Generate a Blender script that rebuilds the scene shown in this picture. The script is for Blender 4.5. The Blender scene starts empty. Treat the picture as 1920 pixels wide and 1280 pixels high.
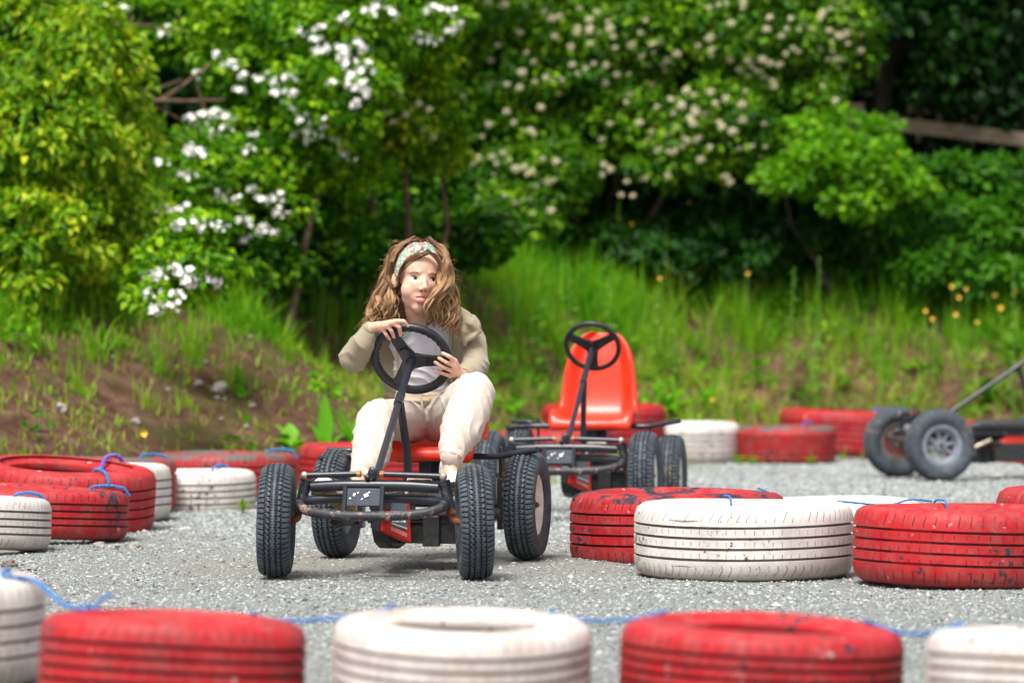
import bpy, bmesh, math, random
import numpy as np
from mathutils import Vector, Matrix, Quaternion, noise as mnoise
from mathutils.bvhtree import BVHTree

R = math.radians
sc = bpy.context.scene
col = sc.collection
random.seed(5)
rng = np.random.default_rng(11)

# ------------------------------------------------------------------ camera, sky, sun
FPX = 8130.0          # focal length in photo pixels (photo 1920 wide)
CAMZ = 0.91
HOR = 592.0
cam_d = bpy.data.cameras.new("camera")
cam = bpy.data.objects.new("camera", cam_d)
col.objects.link(cam)
cam.location = (0, 0, CAMZ)
cam.rotation_euler = (R(90), 0, 0)
cam_d.sensor_width = 36
cam_d.lens = FPX / 1920 * 36
cam_d.shift_y = -48 / 1920
cam_d.clip_start = 0.5
cam_d.clip_end = 400
cam_d.dof.use_dof = True
cam_d.dof.focus_distance = 15.45
cam_d.dof.aperture_fstop = 2.9
cam_d.dof.aperture_blades = 9
sc.camera = cam

SUN_EL, SUN_AZ = 61, 203      # azimuth measured from +Y clockwise (behind the camera, slightly to its left)
w = bpy.data.worlds.new("World")
sc.world = w
w.use_nodes = True
nt = w.node_tree
bg = nt.nodes["Background"]
sky = nt.nodes.new("ShaderNodeTexSky")
sky.sky_type = 'NISHITA'
sky.sun_disc = False
sky.sun_elevation = R(SUN_EL)
sky.sun_rotation = R(SUN_AZ)
sky.air_density = 1.0
sky.dust_density = 3.0
hs = nt.nodes.new("ShaderNodeHueSaturation")
hs.inputs['Saturation'].default_value = 0.22
nt.links.new(sky.outputs[0], hs.inputs['Color'])
nt.links.new(hs.outputs[0], bg.inputs[0])
bg.inputs[1].default_value = 0.11
sun_d = bpy.data.lights.new("sun", 'SUN')
sun_d.energy = 2.9
sun_d.angle = R(22)
sun_d.color = (1.0, 0.965, 0.90)
sun = bpy.data.objects.new("sun", sun_d)
col.objects.link(sun)
az = R(SUN_AZ)
sdir = Vector((math.sin(az) * math.cos(R(SUN_EL)), math.cos(az) * math.cos(R(SUN_EL)), math.sin(R(SUN_EL))))
sun.rotation_euler = sdir.to_track_quat('Z', 'Y').to_euler()
sun.location = (0, 0, 20)
sc.view_settings.view_transform = 'Standard'
sc.view_settings.look = 'None'
sc.view_settings.gamma = 1
sc.view_settings.exposure = 0.82
sc.cycles.use_denoising = True
sc.cycles.max_bounces = 7
sc.cycles.diffuse_bounces = 3
sc.cycles.transmission_bounces = 4
sc.cycles.transparent_max_bounces = 6

# ------------------------------------------------------------------ helpers
def at(px, py, Y):
    return Vector(((px - 960) * Y / FPX, Y, CAMZ - (py - HOR) * Y / FPX))

def tag(o, label=None, cat=None, group=None, kind=None):
    if label: o['label'] = label
    if cat: o['category'] = cat
    if group: o['group'] = group
    if kind: o['kind'] = kind
    return o

def empty(name, loc=(0, 0, 0), rz=0.0):
    o = bpy.data.objects.new(name, None)
    o.empty_display_size = 0.1
    col.objects.link(o)
    o.location = loc
    o.rotation_euler = (0, 0, rz)
    return o

def link(name, me, m=None, parent=None, loc=None, rot=None):
    o = bpy.data.objects.new(name, me)
    col.objects.link(o)
    if m is not None and len(me.materials) == 0:
        me.materials.append(m)
    if parent is not None: o.parent = parent
    if loc is not None: o.location = loc
    if rot is not None: o.rotation_euler = rot
    return o

def children(o):
    return [c for c in bpy.data.objects if c.parent == o]

def copy_tree(o, parent=None):
    c = o.copy()
    col.objects.link(c)
    c.parent = parent
    for ch in children(o):
        copy_tree(ch, c)
    return c

def np_mesh(name, V, F, smooth=False, attr=None):
    """V (n,3); F (m,k) all same k; attr: dict name -> per-face float array"""
    V = np.ascontiguousarray(V, dtype=np.float32)
    F = np.ascontiguousarray(F, dtype=np.int32)
    me = bpy.data.meshes.new(name)
    me.vertices.add(len(V))
    me.vertices.foreach_set("co", V.ravel())
    k = F.shape[1]
    me.loops.add(F.size)
    me.loops.foreach_set("vertex_index", F.ravel())
    me.polygons.add(len(F))
    me.polygons.foreach_set("loop_start", np.arange(0, F.size, k, dtype=np.int32))
    try:
        me.polygons.foreach_set("loop_total", np.full(len(F), k, dtype=np.int32))
    except Exception:
        pass
    me.update(calc_edges=True)
    me.polygons.foreach_set("use_smooth", np.full(len(F), smooth, dtype=bool))
    if attr:
        for nm, a in attr.items():
            at_ = me.attributes.new(nm, 'FLOAT', 'FACE')
            at_.data.foreach_set("value", np.ascontiguousarray(a, dtype=np.float32))
    me.update()
    return me

class MB:
    """collects closed shapes into one mesh"""
    def __init__(self):
        self.v = []; self.f = []
    def add(self, vs, fs):
        b = len(self.v)
        self.v += [tuple(p) for p in vs]
        self.f += [tuple(i + b for i in q) for q in fs]
        return self
    def box(self, c, s, M=None):
        c = Vector(c); h = Vector(s) / 2
        vs = []
        for x in (-1, 1):
            for y in (-1, 1):
                for z in (-1, 1):
                    p = Vector((x * h.x, y * h.y, z * h.z))
                    if M is not None: p = M @ p
                    vs.append(c + p)
        return self.add(vs, [(0, 1, 3, 2), (4, 6, 7, 5), (0, 4, 5, 1), (2, 3, 7, 6), (0, 2, 6, 4), (1, 5, 7, 3)])
    def tube(self, pts, r, n=10, fillet=0.0, cap=True):
        pts = [Vector(p) for p in pts]
        if fillet > 0 and len(pts) > 2:
            q = [pts[0]]
            for i in range(1, len(pts) - 1):
                a, b, c = pts[i - 1], pts[i], pts[i + 1]
                f1 = min(fillet, (a - b).length * .49); f2 = min(fillet, (c - b).length * .49)
                s, e = b + (a - b).normalized() * f1, b + (c - b).normalized() * f2
                for k in range(6):
                    t = k / 5
                    q.append(s * (1 - t) ** 2 + b * 2 * t * (1 - t) + e * t * t)
            q.append(pts[-1]); pts = q
        rs = r if isinstance(r, (list, tuple)) else [r] * len(pts)
        if len(rs) != len(pts):
            rs = [np.interp(i / (len(pts) - 1), np.linspace(0, 1, len(rs)), rs) for i in range(len(pts))]
        t0 = (pts[1] - pts[0]).normalized()
        nrm = t0.orthogonal().normalized()
        vs = []
        for i, p in enumerate(pts):
            if i == 0: t = t0
            elif i == len(pts) - 1: t = (pts[i] - pts[i - 1]).normalized()
            else: t = ((pts[i] - pts[i - 1]).normalized() + (pts[i + 1] - pts[i]).normalized())
            if t.length < 1e-6: t = (pts[i] - pts[i - 1])
            t.normalize()
            nrm = (nrm - t * nrm.dot(t))
            if nrm.length < 1e-6: nrm = t.orthogonal()
            nrm.normalize()
            bn = t.cross(nrm)
            for k in range(n):
                a = 2 * math.pi * k / n
                vs.append(p + (nrm * math.cos(a) + bn * math.sin(a)) * rs[i])
        fs = []
        for i in range(len(pts) - 1):
            for k in range(n):
                k2 = (k + 1) % n
                fs.append((i * n + k, i * n + k2, (i + 1) * n + k2, (i + 1) * n + k))
        if cap:
            fs.append(tuple(range(n - 1, -1, -1)))
            fs.append(tuple(range((len(pts) - 1) * n, len(pts) * n)))
        return self.add(vs, fs)
    def lathe(self, prof, n=32, M=None, closed=False):
        """prof: (r,z) points around local z"""
        vs = []
        for (r, z) in prof:
            for k in range(n):
                a = 2 * math.pi * k / n
                p = Vector((r * math.cos(a), r * math.sin(a), z))
                if M is not None: p = M @ p
                vs.append(p)
        m = len(prof); fs = []
        for i in range(m if closed else m - 1):
            j = (i + 1) % m
            for k in range(n):
                k2 = (k + 1) % n
                fs.append((i * n + k, i * n + k2, j * n + k2, j * n + k))
        return self.add(vs, fs)
    def sphere(self, c, r, M=None, nu=20, nv=12):
        c = Vector(c)
        r = (r, r, r) if not hasattr(r, '__len__') else r
        vs = []; fs = []
        for i in range(1, nv):
            th = math.pi * i / nv
            for k in range(nu):
                a = 2 * math.pi * k / nu
                p = Vector((r[0] * math.sin(th) * math.cos(a), r[1] * math.sin(th) * math.sin(a), r[2] * math.cos(th)))
                if M is not None: p = M @ p
                vs.append(c + p)
        top = Vector((0, 0, r[2])); bot = Vector((0, 0, -r[2]))
        if M is not None: top = M @ top; bot = M @ bot
        vs += [c + top, c + bot]
        T = len(vs) - 2; B = len(vs) - 1
        for i in range(nv - 2):
            for k in range(nu):
                k2 = (k + 1) % nu
                fs.append((i * nu + k, (i + 1) * nu + k, (i + 1) * nu + k2, i * nu + k2))
        for k in range(nu):
            k2 = (k + 1) % nu
            fs.append((T, k, k2)); fs.append((B, (nv - 2) * nu + k2, (nv - 2) * nu + k))
        return self.add(vs, fs)
    def capsule(self, a, b, ra, rb=None, n=16):
        """tapered rounded limb segment"""
        a = Vector(a); b = Vector(b); rb = ra if rb is None else rb
        d = (b - a); L = d.length
        if L < 1e-6: return self.sphere(a, ra)
        t = d / L
        pts = []; rs = []
        for k in range(5):
            ang = math.pi / 2 * (1 - k / 4)
            pts.append(a - t * ra * math.sin(ang) * .999); rs.append(max(ra * math.cos(ang), ra * .04))
        for k in range(5):
            ang = math.pi / 2 * k / 4
            pts.append(b + t * rb * math.sin(ang) * .999); rs.append(max(rb * math.cos(ang), rb * .04))
        return self.tube(pts, rs, n)
    def chain(self, pts, rs, n=16):
        for i in range(len(pts) - 1):
            self.capsule(pts[i], pts[i + 1], rs[i], rs[i + 1], n)
        return self
    def mesh(self, name, smooth=True):
        me = bpy.data.meshes.new(name)
        me.from_pydata(self.v, [], self.f)
        bm = bmesh.new(); bm.from_mesh(me)
        bmesh.ops.recalc_face_normals(bm, faces=bm.faces)
        bm.to_mesh(me); bm.free()
        if smooth:
            me.polygons.foreach_set("use_smooth", [True] * len(me.polygons))
            me.update()
            try: me.set_sharp_from_angle(angle=R(42))
            except Exception: pass
        me.update()
        return me
    def build(self, name, m, parent=None, smooth=True, loc=None, rot=None, bevel=0.0):
        me = self.mesh(name, smooth)
        o = link(name, me, m, parent, loc, rot)
        if bevel:
            b = o.modifiers.new("bevel", 'BEVEL'); b.width = bevel; b.segments = 2; b.limit_method = 'ANGLE'
        return o

def remesh(mb, voxel, smooth=4, fac=0.5):
    """union of closed shapes as one continuous surface"""
    me = mb.mesh("tmp", False)
    o = bpy.data.objects.new("tmp", me); col.objects.link(o)
    m = o.modifiers.new("r", 'REMESH'); m.mode = 'VOXEL'; m.voxel_size = voxel
    if smooth:
        s = o.modifiers.new("s", 'SMOOTH'); s.iterations = smooth; s.factor = fac
    dg = bpy.context.evaluated_depsgraph_get()
    dg.update()
    out = bpy.data.meshes.new_from_object(o.evaluated_get(dg))
    bpy.data.objects.remove(o); bpy.data.meshes.remove(me)
    out.polygons.foreach_set("use_smooth", [True] * len(out.polygons))
    out.update()
    return out

def vget(me):
    a = np.empty(len(me.vertices) * 3, dtype=np.float32); me.vertices.foreach_get("co", a)
    return a.reshape(-1, 3)
def nget(me):
    a = np.empty(len(me.vertices) * 3, dtype=np.float32); me.vertices.foreach_get("normal", a)
    return a.reshape(-1, 3)
def vset(me, V):
    me.vertices.foreach_set("co", np.ascontiguousarray(V, dtype=np.float32).ravel()); me.update()

# ------------------------------------------------------------------ materials
def new_mat(name):
    m = bpy.data.materials.new(name); m.use_nodes = True
    n = m.node_tree.nodes; l = m.node_tree.links
    return m, n, l, n["Principled BSDF"]

def node(n, t, **kw):
    x = n.new(t)
    for k, v in kw.items():
        if k in x.inputs.keys(): x.inputs[k].default_value = v
        else: setattr(x, k, v)
    return x

def noise_n(n, l, scale, detail=4, rough=.5, coord='Object', vec=None, dist=0):
    tc = n.new("ShaderNodeTexCoord")
    t = n.new("ShaderNodeTexNoise")
    t.inputs['Scale'].default_value = scale; t.inputs['Detail'].default_value = detail
    t.inputs['Roughness'].default_value = rough; t.inputs['Distortion'].default_value = dist
    l.new(vec if vec is not None else tc.outputs[coord], t.inputs['Vector'])
    return t.outputs['Fac']

def ramp(n, l, src, stops, interp='LINEAR'):
    r = n.new("ShaderNodeValToRGB"); r.color_ramp.interpolation = interp
    e = r.color_ramp.elements
    while len(e) < len(stops): e.new(.5)
    for i, (p, c) in enumerate(stops):
        e[i].position = p; e[i].color = (*c, 1) if len(c) == 3 else c
    l.new(src, r.inputs[0])
    return r.outputs[0]

def mixc(n, l, fac, a, b):
    m = n.new("ShaderNodeMix"); m.data_type = 'RGBA'
    if isinstance(fac, (int, float)): m.inputs[0].default_value = fac
    else: l.new(fac, m.inputs[0])
    for i, x in ((6, a), (7, b)):
        if isinstance(x, tuple): m.inputs[i].default_value = (*x, 1)
        else: l.new(x, m.inputs[i])
    return m.outputs[2]

def math_n(n, l, op, a, b=None, clamp=False):
    m = n.new("ShaderNodeMath"); m.operation = op; m.use_clamp = clamp
    for i, x in ((0, a), (1, b)):
        if x is None: continue
        if isinstance(x, (int, float)): m.inputs[i].default_value = x
        else: l.new(x, m.inputs[i])
    return m.outputs[0]

def bump(n, l, p, h, dist=.01, strength=1.0):
    b = n.new("ShaderNodeBump"); b.inputs['Distance'].default_value = dist; b.inputs['Strength'].default_value = strength
    l.new(h, b.inputs['Height']); l.new(b.outputs[0], p.inputs['Normal'])

def simple(name, c, rough=.5, metal=0.0, var=0.0, scale=30, bumpd=0.0, spec=.5, coat=0):
    m, n, l, p = new_mat(name)
    p.inputs['Roughness'].default_value = rough; p.inputs['Metallic'].default_value = metal
    p.inputs['Specular IOR Level'].default_value = spec
    p.inputs['Coat Weight'].default_value = coat
    if var:
        f = noise_n(n, l, scale)
        c2 = tuple(x * (1 - var) for x in c); c3 = tuple(min(1, x * (1 + var)) for x in c)
        l.new(ramp(n, l, f, [(.3, c2), (.7, c3)]), p.inputs['Base Color'])
        if bumpd: bump(n, l, p, f, bumpd)
    else:
        p.inputs['Base Color'].default_value = (*c, 1)
        if bumpd: bump(n, l, p, noise_n(n, l, scale), bumpd)
    return m

def leaf_mat(name, dark, mid, light, trans=.35, rough=.5, spec=.2):
    m, n, l, p = new_mat(name)
    a = n.new("ShaderNodeAttribute"); a.attribute_name = "tint"
    c = ramp(n, l, a.outputs['Fac'], [(0, dark), (.5, mid), (1, light)])
    l.new(c, p.inputs['Base Color'])
    p.inputs['Roughness'].default_value = rough; p.inputs['Specular IOR Level'].default_value = spec
    tr = n.new("ShaderNodeBsdfTranslucent")
    br = n.new("ShaderNodeMix"); br.data_type = 'RGBA'; br.blend_type = 'MULTIPLY'; br.inputs[0].default_value = 1
    l.new(c, br.inputs[6]); br.inputs[7].default_value = (1.5, 1.6, .6, 1)
    l.new(br.outputs[2], tr.inputs[0])
    mx = n.new("ShaderNodeMixShader"); mx.inputs[0].default_value = trans
    l.new(p.outputs[0], mx.inputs[1]); l.new(tr.outputs[0], mx.inputs[2])
    l.new(mx.outputs[0], n["Material Output"].inputs[0])
    return m

def tyre_mat(name, base, dark, chip_c, chips=.62, scuff=(.7, .65, .6), n_sipe=62, dirt=.35, slant_k=.05, sidegrey=0.0, gate=.42, greyc=(.12, .105, .10)):
    """painted road tyre: sipes, chips, scuffs, dirt near the ground"""
    m, n, l, p = new_mat(name)
    tc = n.new("ShaderNodeTexCoord")
    sp = n.new("ShaderNodeSeparateXYZ"); l.new(tc.outputs['Generated'], sp.inputs[0])
    x = math_n(n, l, 'SUBTRACT', sp.outputs[0], .5); y = math_n(n, l, 'SUBTRACT', sp.outputs[1], .5)
    z = sp.outputs[2]
    ang = math_n(n, l, 'ARCTAN2', y, x)
    u = math_n(n, l, 'MULTIPLY', ang, n_sipe / (2 * math.pi))
    zz = math_n(n, l, 'ABSOLUTE', math_n(n, l, 'SUBTRACT', z, .5))
    slant = math_n(n, l, 'MULTIPLY', math_n(n, l, 'SINE', math_n(n, l, 'MULTIPLY', z, 26.0)), slant_k)
    u2 = math_n(n, l, 'ADD', u, slant)
    fr = math_n(n, l, 'ABSOLUTE', math_n(n, l, 'SUBTRACT', math_n(n, l, 'FRACT', u2), .5))
    line = math_n(n, l, 'GREATER_THAN', fr, .445)                 # shoulder cuts
    sh = math_n(n, l, 'MULTIPLY', math_n(n, l, 'GREATER_THAN', zz, .275), math_n(n, l, 'LESS_THAN', zz, .42))
    line1 = math_n(n, l, 'MULTIPLY', line, sh)
    u3 = math_n(n, l, 'ADD', math_n(n, l, 'MULTIPLY', u, 1.0), .37)
    fr3 = math_n(n, l, 'ABSOLUTE', math_n(n, l, 'SUBTRACT', math_n(n, l, 'FRACT', u3), .5))
    rib = math_n(n, l, 'SINE', math_n(n, l, 'MULTIPLY', z, 41.0))
    line2 = math_n(n, l, 'MULTIPLY', math_n(n, l, 'GREATER_THAN', fr3, .46), math_n(n, l, 'GREATER_THAN', rib, .35))
    line2 = math_n(n, l, 'MULTIPLY', line2, math_n(n, l, 'LESS_THAN', zz, .26))
    r2 = math_n(n, l, 'SQRT', math_n(n, l, 'ADD', math_n(n, l, 'MULTIPLY', x, x), math_n(n, l, 'MULTIPLY', y, y)))
    outer = math_n(n, l, 'GREATER_THAN', r2, .44)
    lines = math_n(n, l, 'MULTIPLY', math_n(n, l, 'MAXIMUM', line1, line2), outer)
    oi = n.new("ShaderNodeObjectInfo")
    va = n.new("ShaderNodeVectorMath"); va.operation = 'ADD'
    l.new(tc.outputs['Object'], va.inputs[0])
    cx = n.new("ShaderNodeCombineXYZ")
    rs = math_n(n, l, 'MULTIPLY', oi.outputs['Random'], 37.0)
    for i in range(3): l.new(rs, cx.inputs[i])
    l.new(cx.outputs[0], va.inputs[1]); vec = va.outputs[0]
    big = noise_n(n, l, 4.5, 5, .6, vec=vec)
    c = ramp(n, l, big, [(.3, dark), (.62, base)])
    # smeared scuffs
    sc_ = noise_n(n, l, 22, 4, .7, vec=vec)
    c = mixc(n, l, ramp(n, l, sc_, [(.655, (0, 0, 0)), (.72, (.7, .7, .7))]), c, scuff)
    dn0 = noise_n(n, l, 16, 6, .75, vec=vec)
    c = mixc(n, l, math_n(n, l, 'MULTIPLY', ramp(n, l, dn0, [(.42, (0, 0, 0)), (.66, (1, 1, 1))]), .30), c, (.24, .17, .15))
    # chips: fine noise gated by broad noise
    f1 = noise_n(n, l, 38, 5, .62, vec=vec); f2 = noise_n(n, l, 3.1, 2, .5, vec=vec)
    g = math_n(n, l, 'ADD', f1, math_n(n, l, 'MULTIPLY', math_n(n, l, 'SUBTRACT', f2, .5), .55))
    chip = ramp(n, l, g, [(chips, (0, 0, 0)), (chips + .02, (1, 1, 1))])
    c = mixc(n, l, chip, c, chip_c)
    # dirt near the ground
    dn = noise_n(n, l, 9, 4, .6, vec=vec)
    dz = math_n(n, l, 'ADD', math_n(n, l, 'MULTIPLY', math_n(n, l, 'SUBTRACT', .30, z), 2.2), math_n(n, l, 'MULTIPLY', math_n(n, l, 'SUBTRACT', dn, .5), 1.4), clamp=True)
    c = mixc(n, l, math_n(n, l, 'MULTIPLY', dz, dirt), c, (.16, .13, .10))
    if sidegrey:
        top = math_n(n, l, 'GREATER_THAN', z, .86)
        gm = math_n(n, l, 'MULTIPLY', top, ramp(n, l, dn, [(gate, (.05, .05, .05)), (gate + .08, (1, 1, 1))]))
        c = mixc(n, l, math_n(n, l, 'MULTIPLY', gm, sidegrey), c, greyc)
    cr = noise_n(n, l, 14, 3, .6, vec=vec)
    gv_ = math_n(n, l, 'MULTIPLY', math_n(n, l, 'LESS_THAN', r2, .4925), math_n(n, l, 'GREATER_THAN', r2, .465))
    gv_ = math_n(n, l, 'MULTIPLY', gv_, math_n(n, l, 'LESS_THAN', zz, .30))
    c = mixc(n, l, math_n(n, l, 'MULTIPLY', gv_, .8), c, tuple(q * .16 + .01 for q in dark))
    lf = math_n(n, l, 'MULTIPLY', lines, ramp(n, l, cr, [(.38, (.25, .25, .25)), (.55, (1, 1, 1))]))
    c = mixc(n, l, math_n(n, l, 'MULTIPLY', lf, .8), c, tuple(q * .18 for q in dark))
    l.new(c, p.inputs['Base Color'])
    p.inputs['Roughness'].default_value = .58; p.inputs['Specular IOR Level'].default_value = .28
    hgt = math_n(n, l, 'SUBTRACT', math_n(n, l, 'MULTIPLY', f1, .35), lines)
    bump(n, l, p, hgt, .003, .9)
    return m

M = {}
M['red_tyre'] = tyre_mat("red tyre paint", (.47, .014, .020), (.32, .009, .014), (.035, .035, .045), chips=.665)
M['red_chipped'] = tyre_mat("chipped red tyre paint", (.46, .014, .020), (.31, .009, .014), (.035, .035, .045), chips=.60, n_sipe=70)
M['red_black'] = tyre_mat("red tyre paint with bare black rim", (.47, .014, .020), (.32, .009, .014), (.03, .03, .045), chips=.665, n_sipe=76, sidegrey=1.0, gate=.47, greyc=(.025, .028, .042))
M['red_grey'] = tyre_mat("worn red tyre paint", (.44, .02, .02), (.32, .012, .015), (.04, .04, .045), chips=.62, sidegrey=.95)
M['white_tyre'] = tyre_mat("white tyre paint", (.74, .70, .65), (.60, .55, .50), (.12, .12, .13), chips=.665, scuff=(.36, .31, .27), n_sipe=74, dirt=.8, slant_k=.22)
M['white_stained'] = tyre_mat("stained white tyre paint", (.72, .66, .62), (.55, .47, .42), (.10, .03, .03), chips=.71, scuff=(.40, .24, .20), n_sipe=58, dirt=.85)
M['rope'] = simple("blue polypropylene rope", (.02, .18, .48), .5, var=.35, scale=260, bumpd=.002)
M['rope_violet'] = simple("faded violet rope", (.16, .13, .52), .5, var=.3, scale=260, bumpd=.002)

# kart materials
def kart_metal():
    m, n, l, p = new_mat("black painted steel with rust")
    f = noise_n(n, l, 26, 6, .65)
    f2 = noise_n(n, l, 5, 2, .5)
    g = math_n(n, l, 'ADD', f, math_n(n, l, 'MULTIPLY', math_n(n, l, 'SUBTRACT', f2, .5), .35))
    c = ramp(n, l, g, [(.0, (.014, .016, .024)), (.63, (.024, .027, .038)), (.66, (.20, .11, .07)), (.75, (.28, .20, .16))])
    l.new(c, p.inputs['Base Color'])
    l.new(ramp(n, l, g, [(.58, (.30, .30, .30)), (.66, (.8, .8, .8))]), p.inputs['Roughness'])
    p.inputs['Specular IOR Level'].default_value = .6
    bump(n, l, p, f, .0012)
    return m
M['frame'] = kart_metal()
M['frame_clean'] = simple("blue black painted steel", (.014, .016, .026), .36, var=.25, scale=30, bumpd=.0005, spec=.7)
M['frame_rusty'] = None
def rusty():
    m, n, l, p = new_mat("black steel worn to rust")
    f = noise_n(n, l, 34, 6, .7)
    c = ramp(n, l, f, [(.30, (.016, .018, .026)), (.54, (.03, .03, .038)), (.58, (.20, .12, .09)), (.68, (.30, .22, .19)), (.8, (.40, .17, .07))])
    l.new(c, p.inputs['Base Color']); p.inputs['Roughness'].default_value = .55
    bump(n, l, p, f, .0015)
    return m
M['frame_rusty'] = rusty()
M['rust'] = simple("brown rust", (.17, .055, .028), .85, var=.5, scale=60, bumpd=.001)
M['zinc'] = simple("rusting zinc ball joint", (.50, .40, .33), .4, metal=.6, var=.4, scale=70)
M['brass'] = simple("orange rusted nut", (.42, .17, .05), .6, metal=.3, var=.4, scale=90)
M['plate'] = simple("scuffed steel plate", (.045, .052, .068), .42, var=.2, scale=40)
M['scuff_white'] = simple("flaked white paint", (.8, .79, .76), .6)
M['plastic'] = simple("dusty black plastic", (.022, .023, .024), .45, var=.5, scale=55, bumpd=.0006)
M['wheel_rim_dark'] = simple("steering wheel rubber", (.016, .017, .021), .42, var=.3, scale=60, bumpd=.001)
M['seat_red'] = simple("red moulded plastic", (.74, .034, .008), .40, var=.12, scale=14, coat=.12)
M['guard_red'] = simple("scraped red guard panel", (.60, .02, .012), .45, var=.3, scale=45)
M['guard_pink'] = simple("faded pink stripe", (.55, .20, .18), .55, var=.2, scale=45)
M['guard_grey'] = simple("grey guard sticker", (.12, .16, .20), .5)
M['white'] = simple("white sticker and painted glint", (.78, .78, .78), .5)
M['rim_cream'] = simple("scratched cream wheel paint", (.72, .69, .61), .45, var=.2, scale=28)
M['rim_grey'] = simple("grey wheel plastic", (.20, .22, .26), .4, var=.25, scale=28)
M['rim_rust'] = simple("rusted wheel disc", (.13, .10, .085), .7, var=.5, scale=35, bumpd=.001)
def rubber():
    m, n, l, p = new_mat("dusty kart tyre rubber")
    oi = n.new("ShaderNodeObjectInfo"); tc = n.new("ShaderNodeTexCoord")
    va = n.new("ShaderNodeVectorMath"); va.operation = 'ADD'
    l.new(tc.outputs['Object'], va.inputs[0]); l.new(oi.outputs['Random'], va.inputs[1])
    f = noise_n(n, l, 30, 6, .7, vec=va.outputs[0]); g = noise_n(n, l, 4, 3, .6, vec=va.outputs[0])
    c = ramp(n, l, f, [(.3, (.030, .038, .050)), (.55, (.060, .074, .092)), (.72, (.12, .135, .15))])
    k = math_n(n, l, 'MULTIPLY', ramp(n, l, g, [(.60, (0, 0, 0)), (.68, (1, 1, 1))]), ramp(n, l, f, [(.48, (0, 0, 0)), (.55, (1, 1, 1))]))
    c = mixc(n, l, math_n(n, l, 'MULTIPLY', k, .5), c, (.30, .21, .12))
    ga = n.new('ShaderNodeAttribute'); ga.attribute_name = 'groove'
    c = mixc(n, l, math_n(n, l, 'MULTIPLY', ga.outputs['Fac'], .85), c, (.010, .012, .016))  # shade in the tread grooves painted into the rubber colour
    l.new(c, p.inputs['Base Color']); p.inputs['Roughness'].default_value = .62
    p.inputs['Specular IOR Level'].default_value = .45
    bump(n, l, p, f, .0012)
    return m
M['rubber'] = rubber()
# ------------------------------------------------------------------ ground
TOE = np.array([(-9, 11.5), (-4, 14.2), (-2.75, 16.0), (-2.5, 17.6), (-2.36, 19.2), (-2.1, 20.9), (-1.35, 22.15), (-.62, 22.95), (-.12, 23.7), (.12, 25.6),
                (.9, 26.9), (2.0, 27.9), (4, 28.0), (12, 27.8)], dtype=float)

def toe_dist(x, y):
    x = np.atleast_1d(np.asarray(x, float)); y = np.atleast_1d(np.asarray(y, float))
    best = np.full(x.shape, 1e9)
    for i in range(len(TOE) - 1):
        a = TOE[i]; b = TOE[i + 1]; d = b - a; L = d @ d
        t = np.clip(((x - a[0]) * d[0] + (y - a[1]) * d[1]) / L, 0, 1)
        q = np.hypot(x - a[0] - t * d[0], y - a[1] - t * d[1])
        best = np.minimum(best, q)
    side = y - np.interp(x, TOE[:, 0], TOE[:, 1])
    return np.where(side > 0, best, -best)

def wob(x, y, f, s=0.0):
    return (np.sin(x * f + 1.3 + s) * np.cos(y * f * .9 + .4 + s) + .6 * np.sin(x * f * 2.1 + y * f * 1.7 + s * 2) + .4 * np.cos(x * f * 3.7 - y * f * 2.9 + s)) / 2

def ss(t):
    t = np.clip(t, 0, 1); return t * t * (3 - 2 * t)

def ground_z(x, y):
    x = np.asarray(x, float); y = np.asarray(y, float)
    d = toe_dist(x, y).reshape(x.shape) if x.ndim else toe_dist(x, y)[0]
    flat = .004 * wob(x, y, 2.3) + .022 * ss((y - 15.1) / .7) * (1 - ss((y - 16.2) / 1.8)) * ss((x + 1.2) / .4) * (1 - ss((x - .3) / .3))
    right = ss((x + .5) / 1.2)
    dd = d + .25 * wob(x, y, 1.1, 2) * ss(d / .6)
    h = (1.00 + .28 * ss((x + 1.3) / .9) - .10 * right) * np.clip(1.12 * ss(.16 + .84 * dd / 2.35) - .07, 0, 1.05) * np.clip(dd / .25, 0, 1) + .22 * np.maximum(0, dd - 2.2) + .55 * np.maximum(0, d - 7.5)
    h = h + (.05 * wob(x, y, 2.7, 1) + .025 * wob(x, y, 7.0, 3)) * ss(d / .5)
    return np.minimum(np.where(d > 0, h, 0), 7.5) + flat

gx = np.concatenate([[-60, -35, -20, -12, -8, -6], np.linspace(-5, 6.5, 190), [7.5, 9, 12, 20, 35, 60]])
gy = np.concatenate([[-30, -10, 0, 4, 7], np.linspace(8, 34, 330), [35, 37, 40, 46, 60, 90]])
GX, GY = np.meshgrid(gx, gy)
GZ = ground_z(GX, GY)
nx, ny = len(gx), len(gy)
idx = np.arange(nx * ny).reshape(ny, nx)
F = np.stack([idx[:-1, :-1], idx[:-1, 1:], idx[1:, 1:], idx[1:, :-1]], -1).reshape(-1, 4)
me = np_mesh("ground", np.stack([GX, GY, GZ], -1).reshape(-1, 3), F, True)
dv = toe_dist(GX.ravel(), GY.ravel())
a_ = me.attributes.new("bank", 'FLOAT', 'POINT'); a_.data.foreach_set("value", dv.astype(np.float32))

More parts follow.
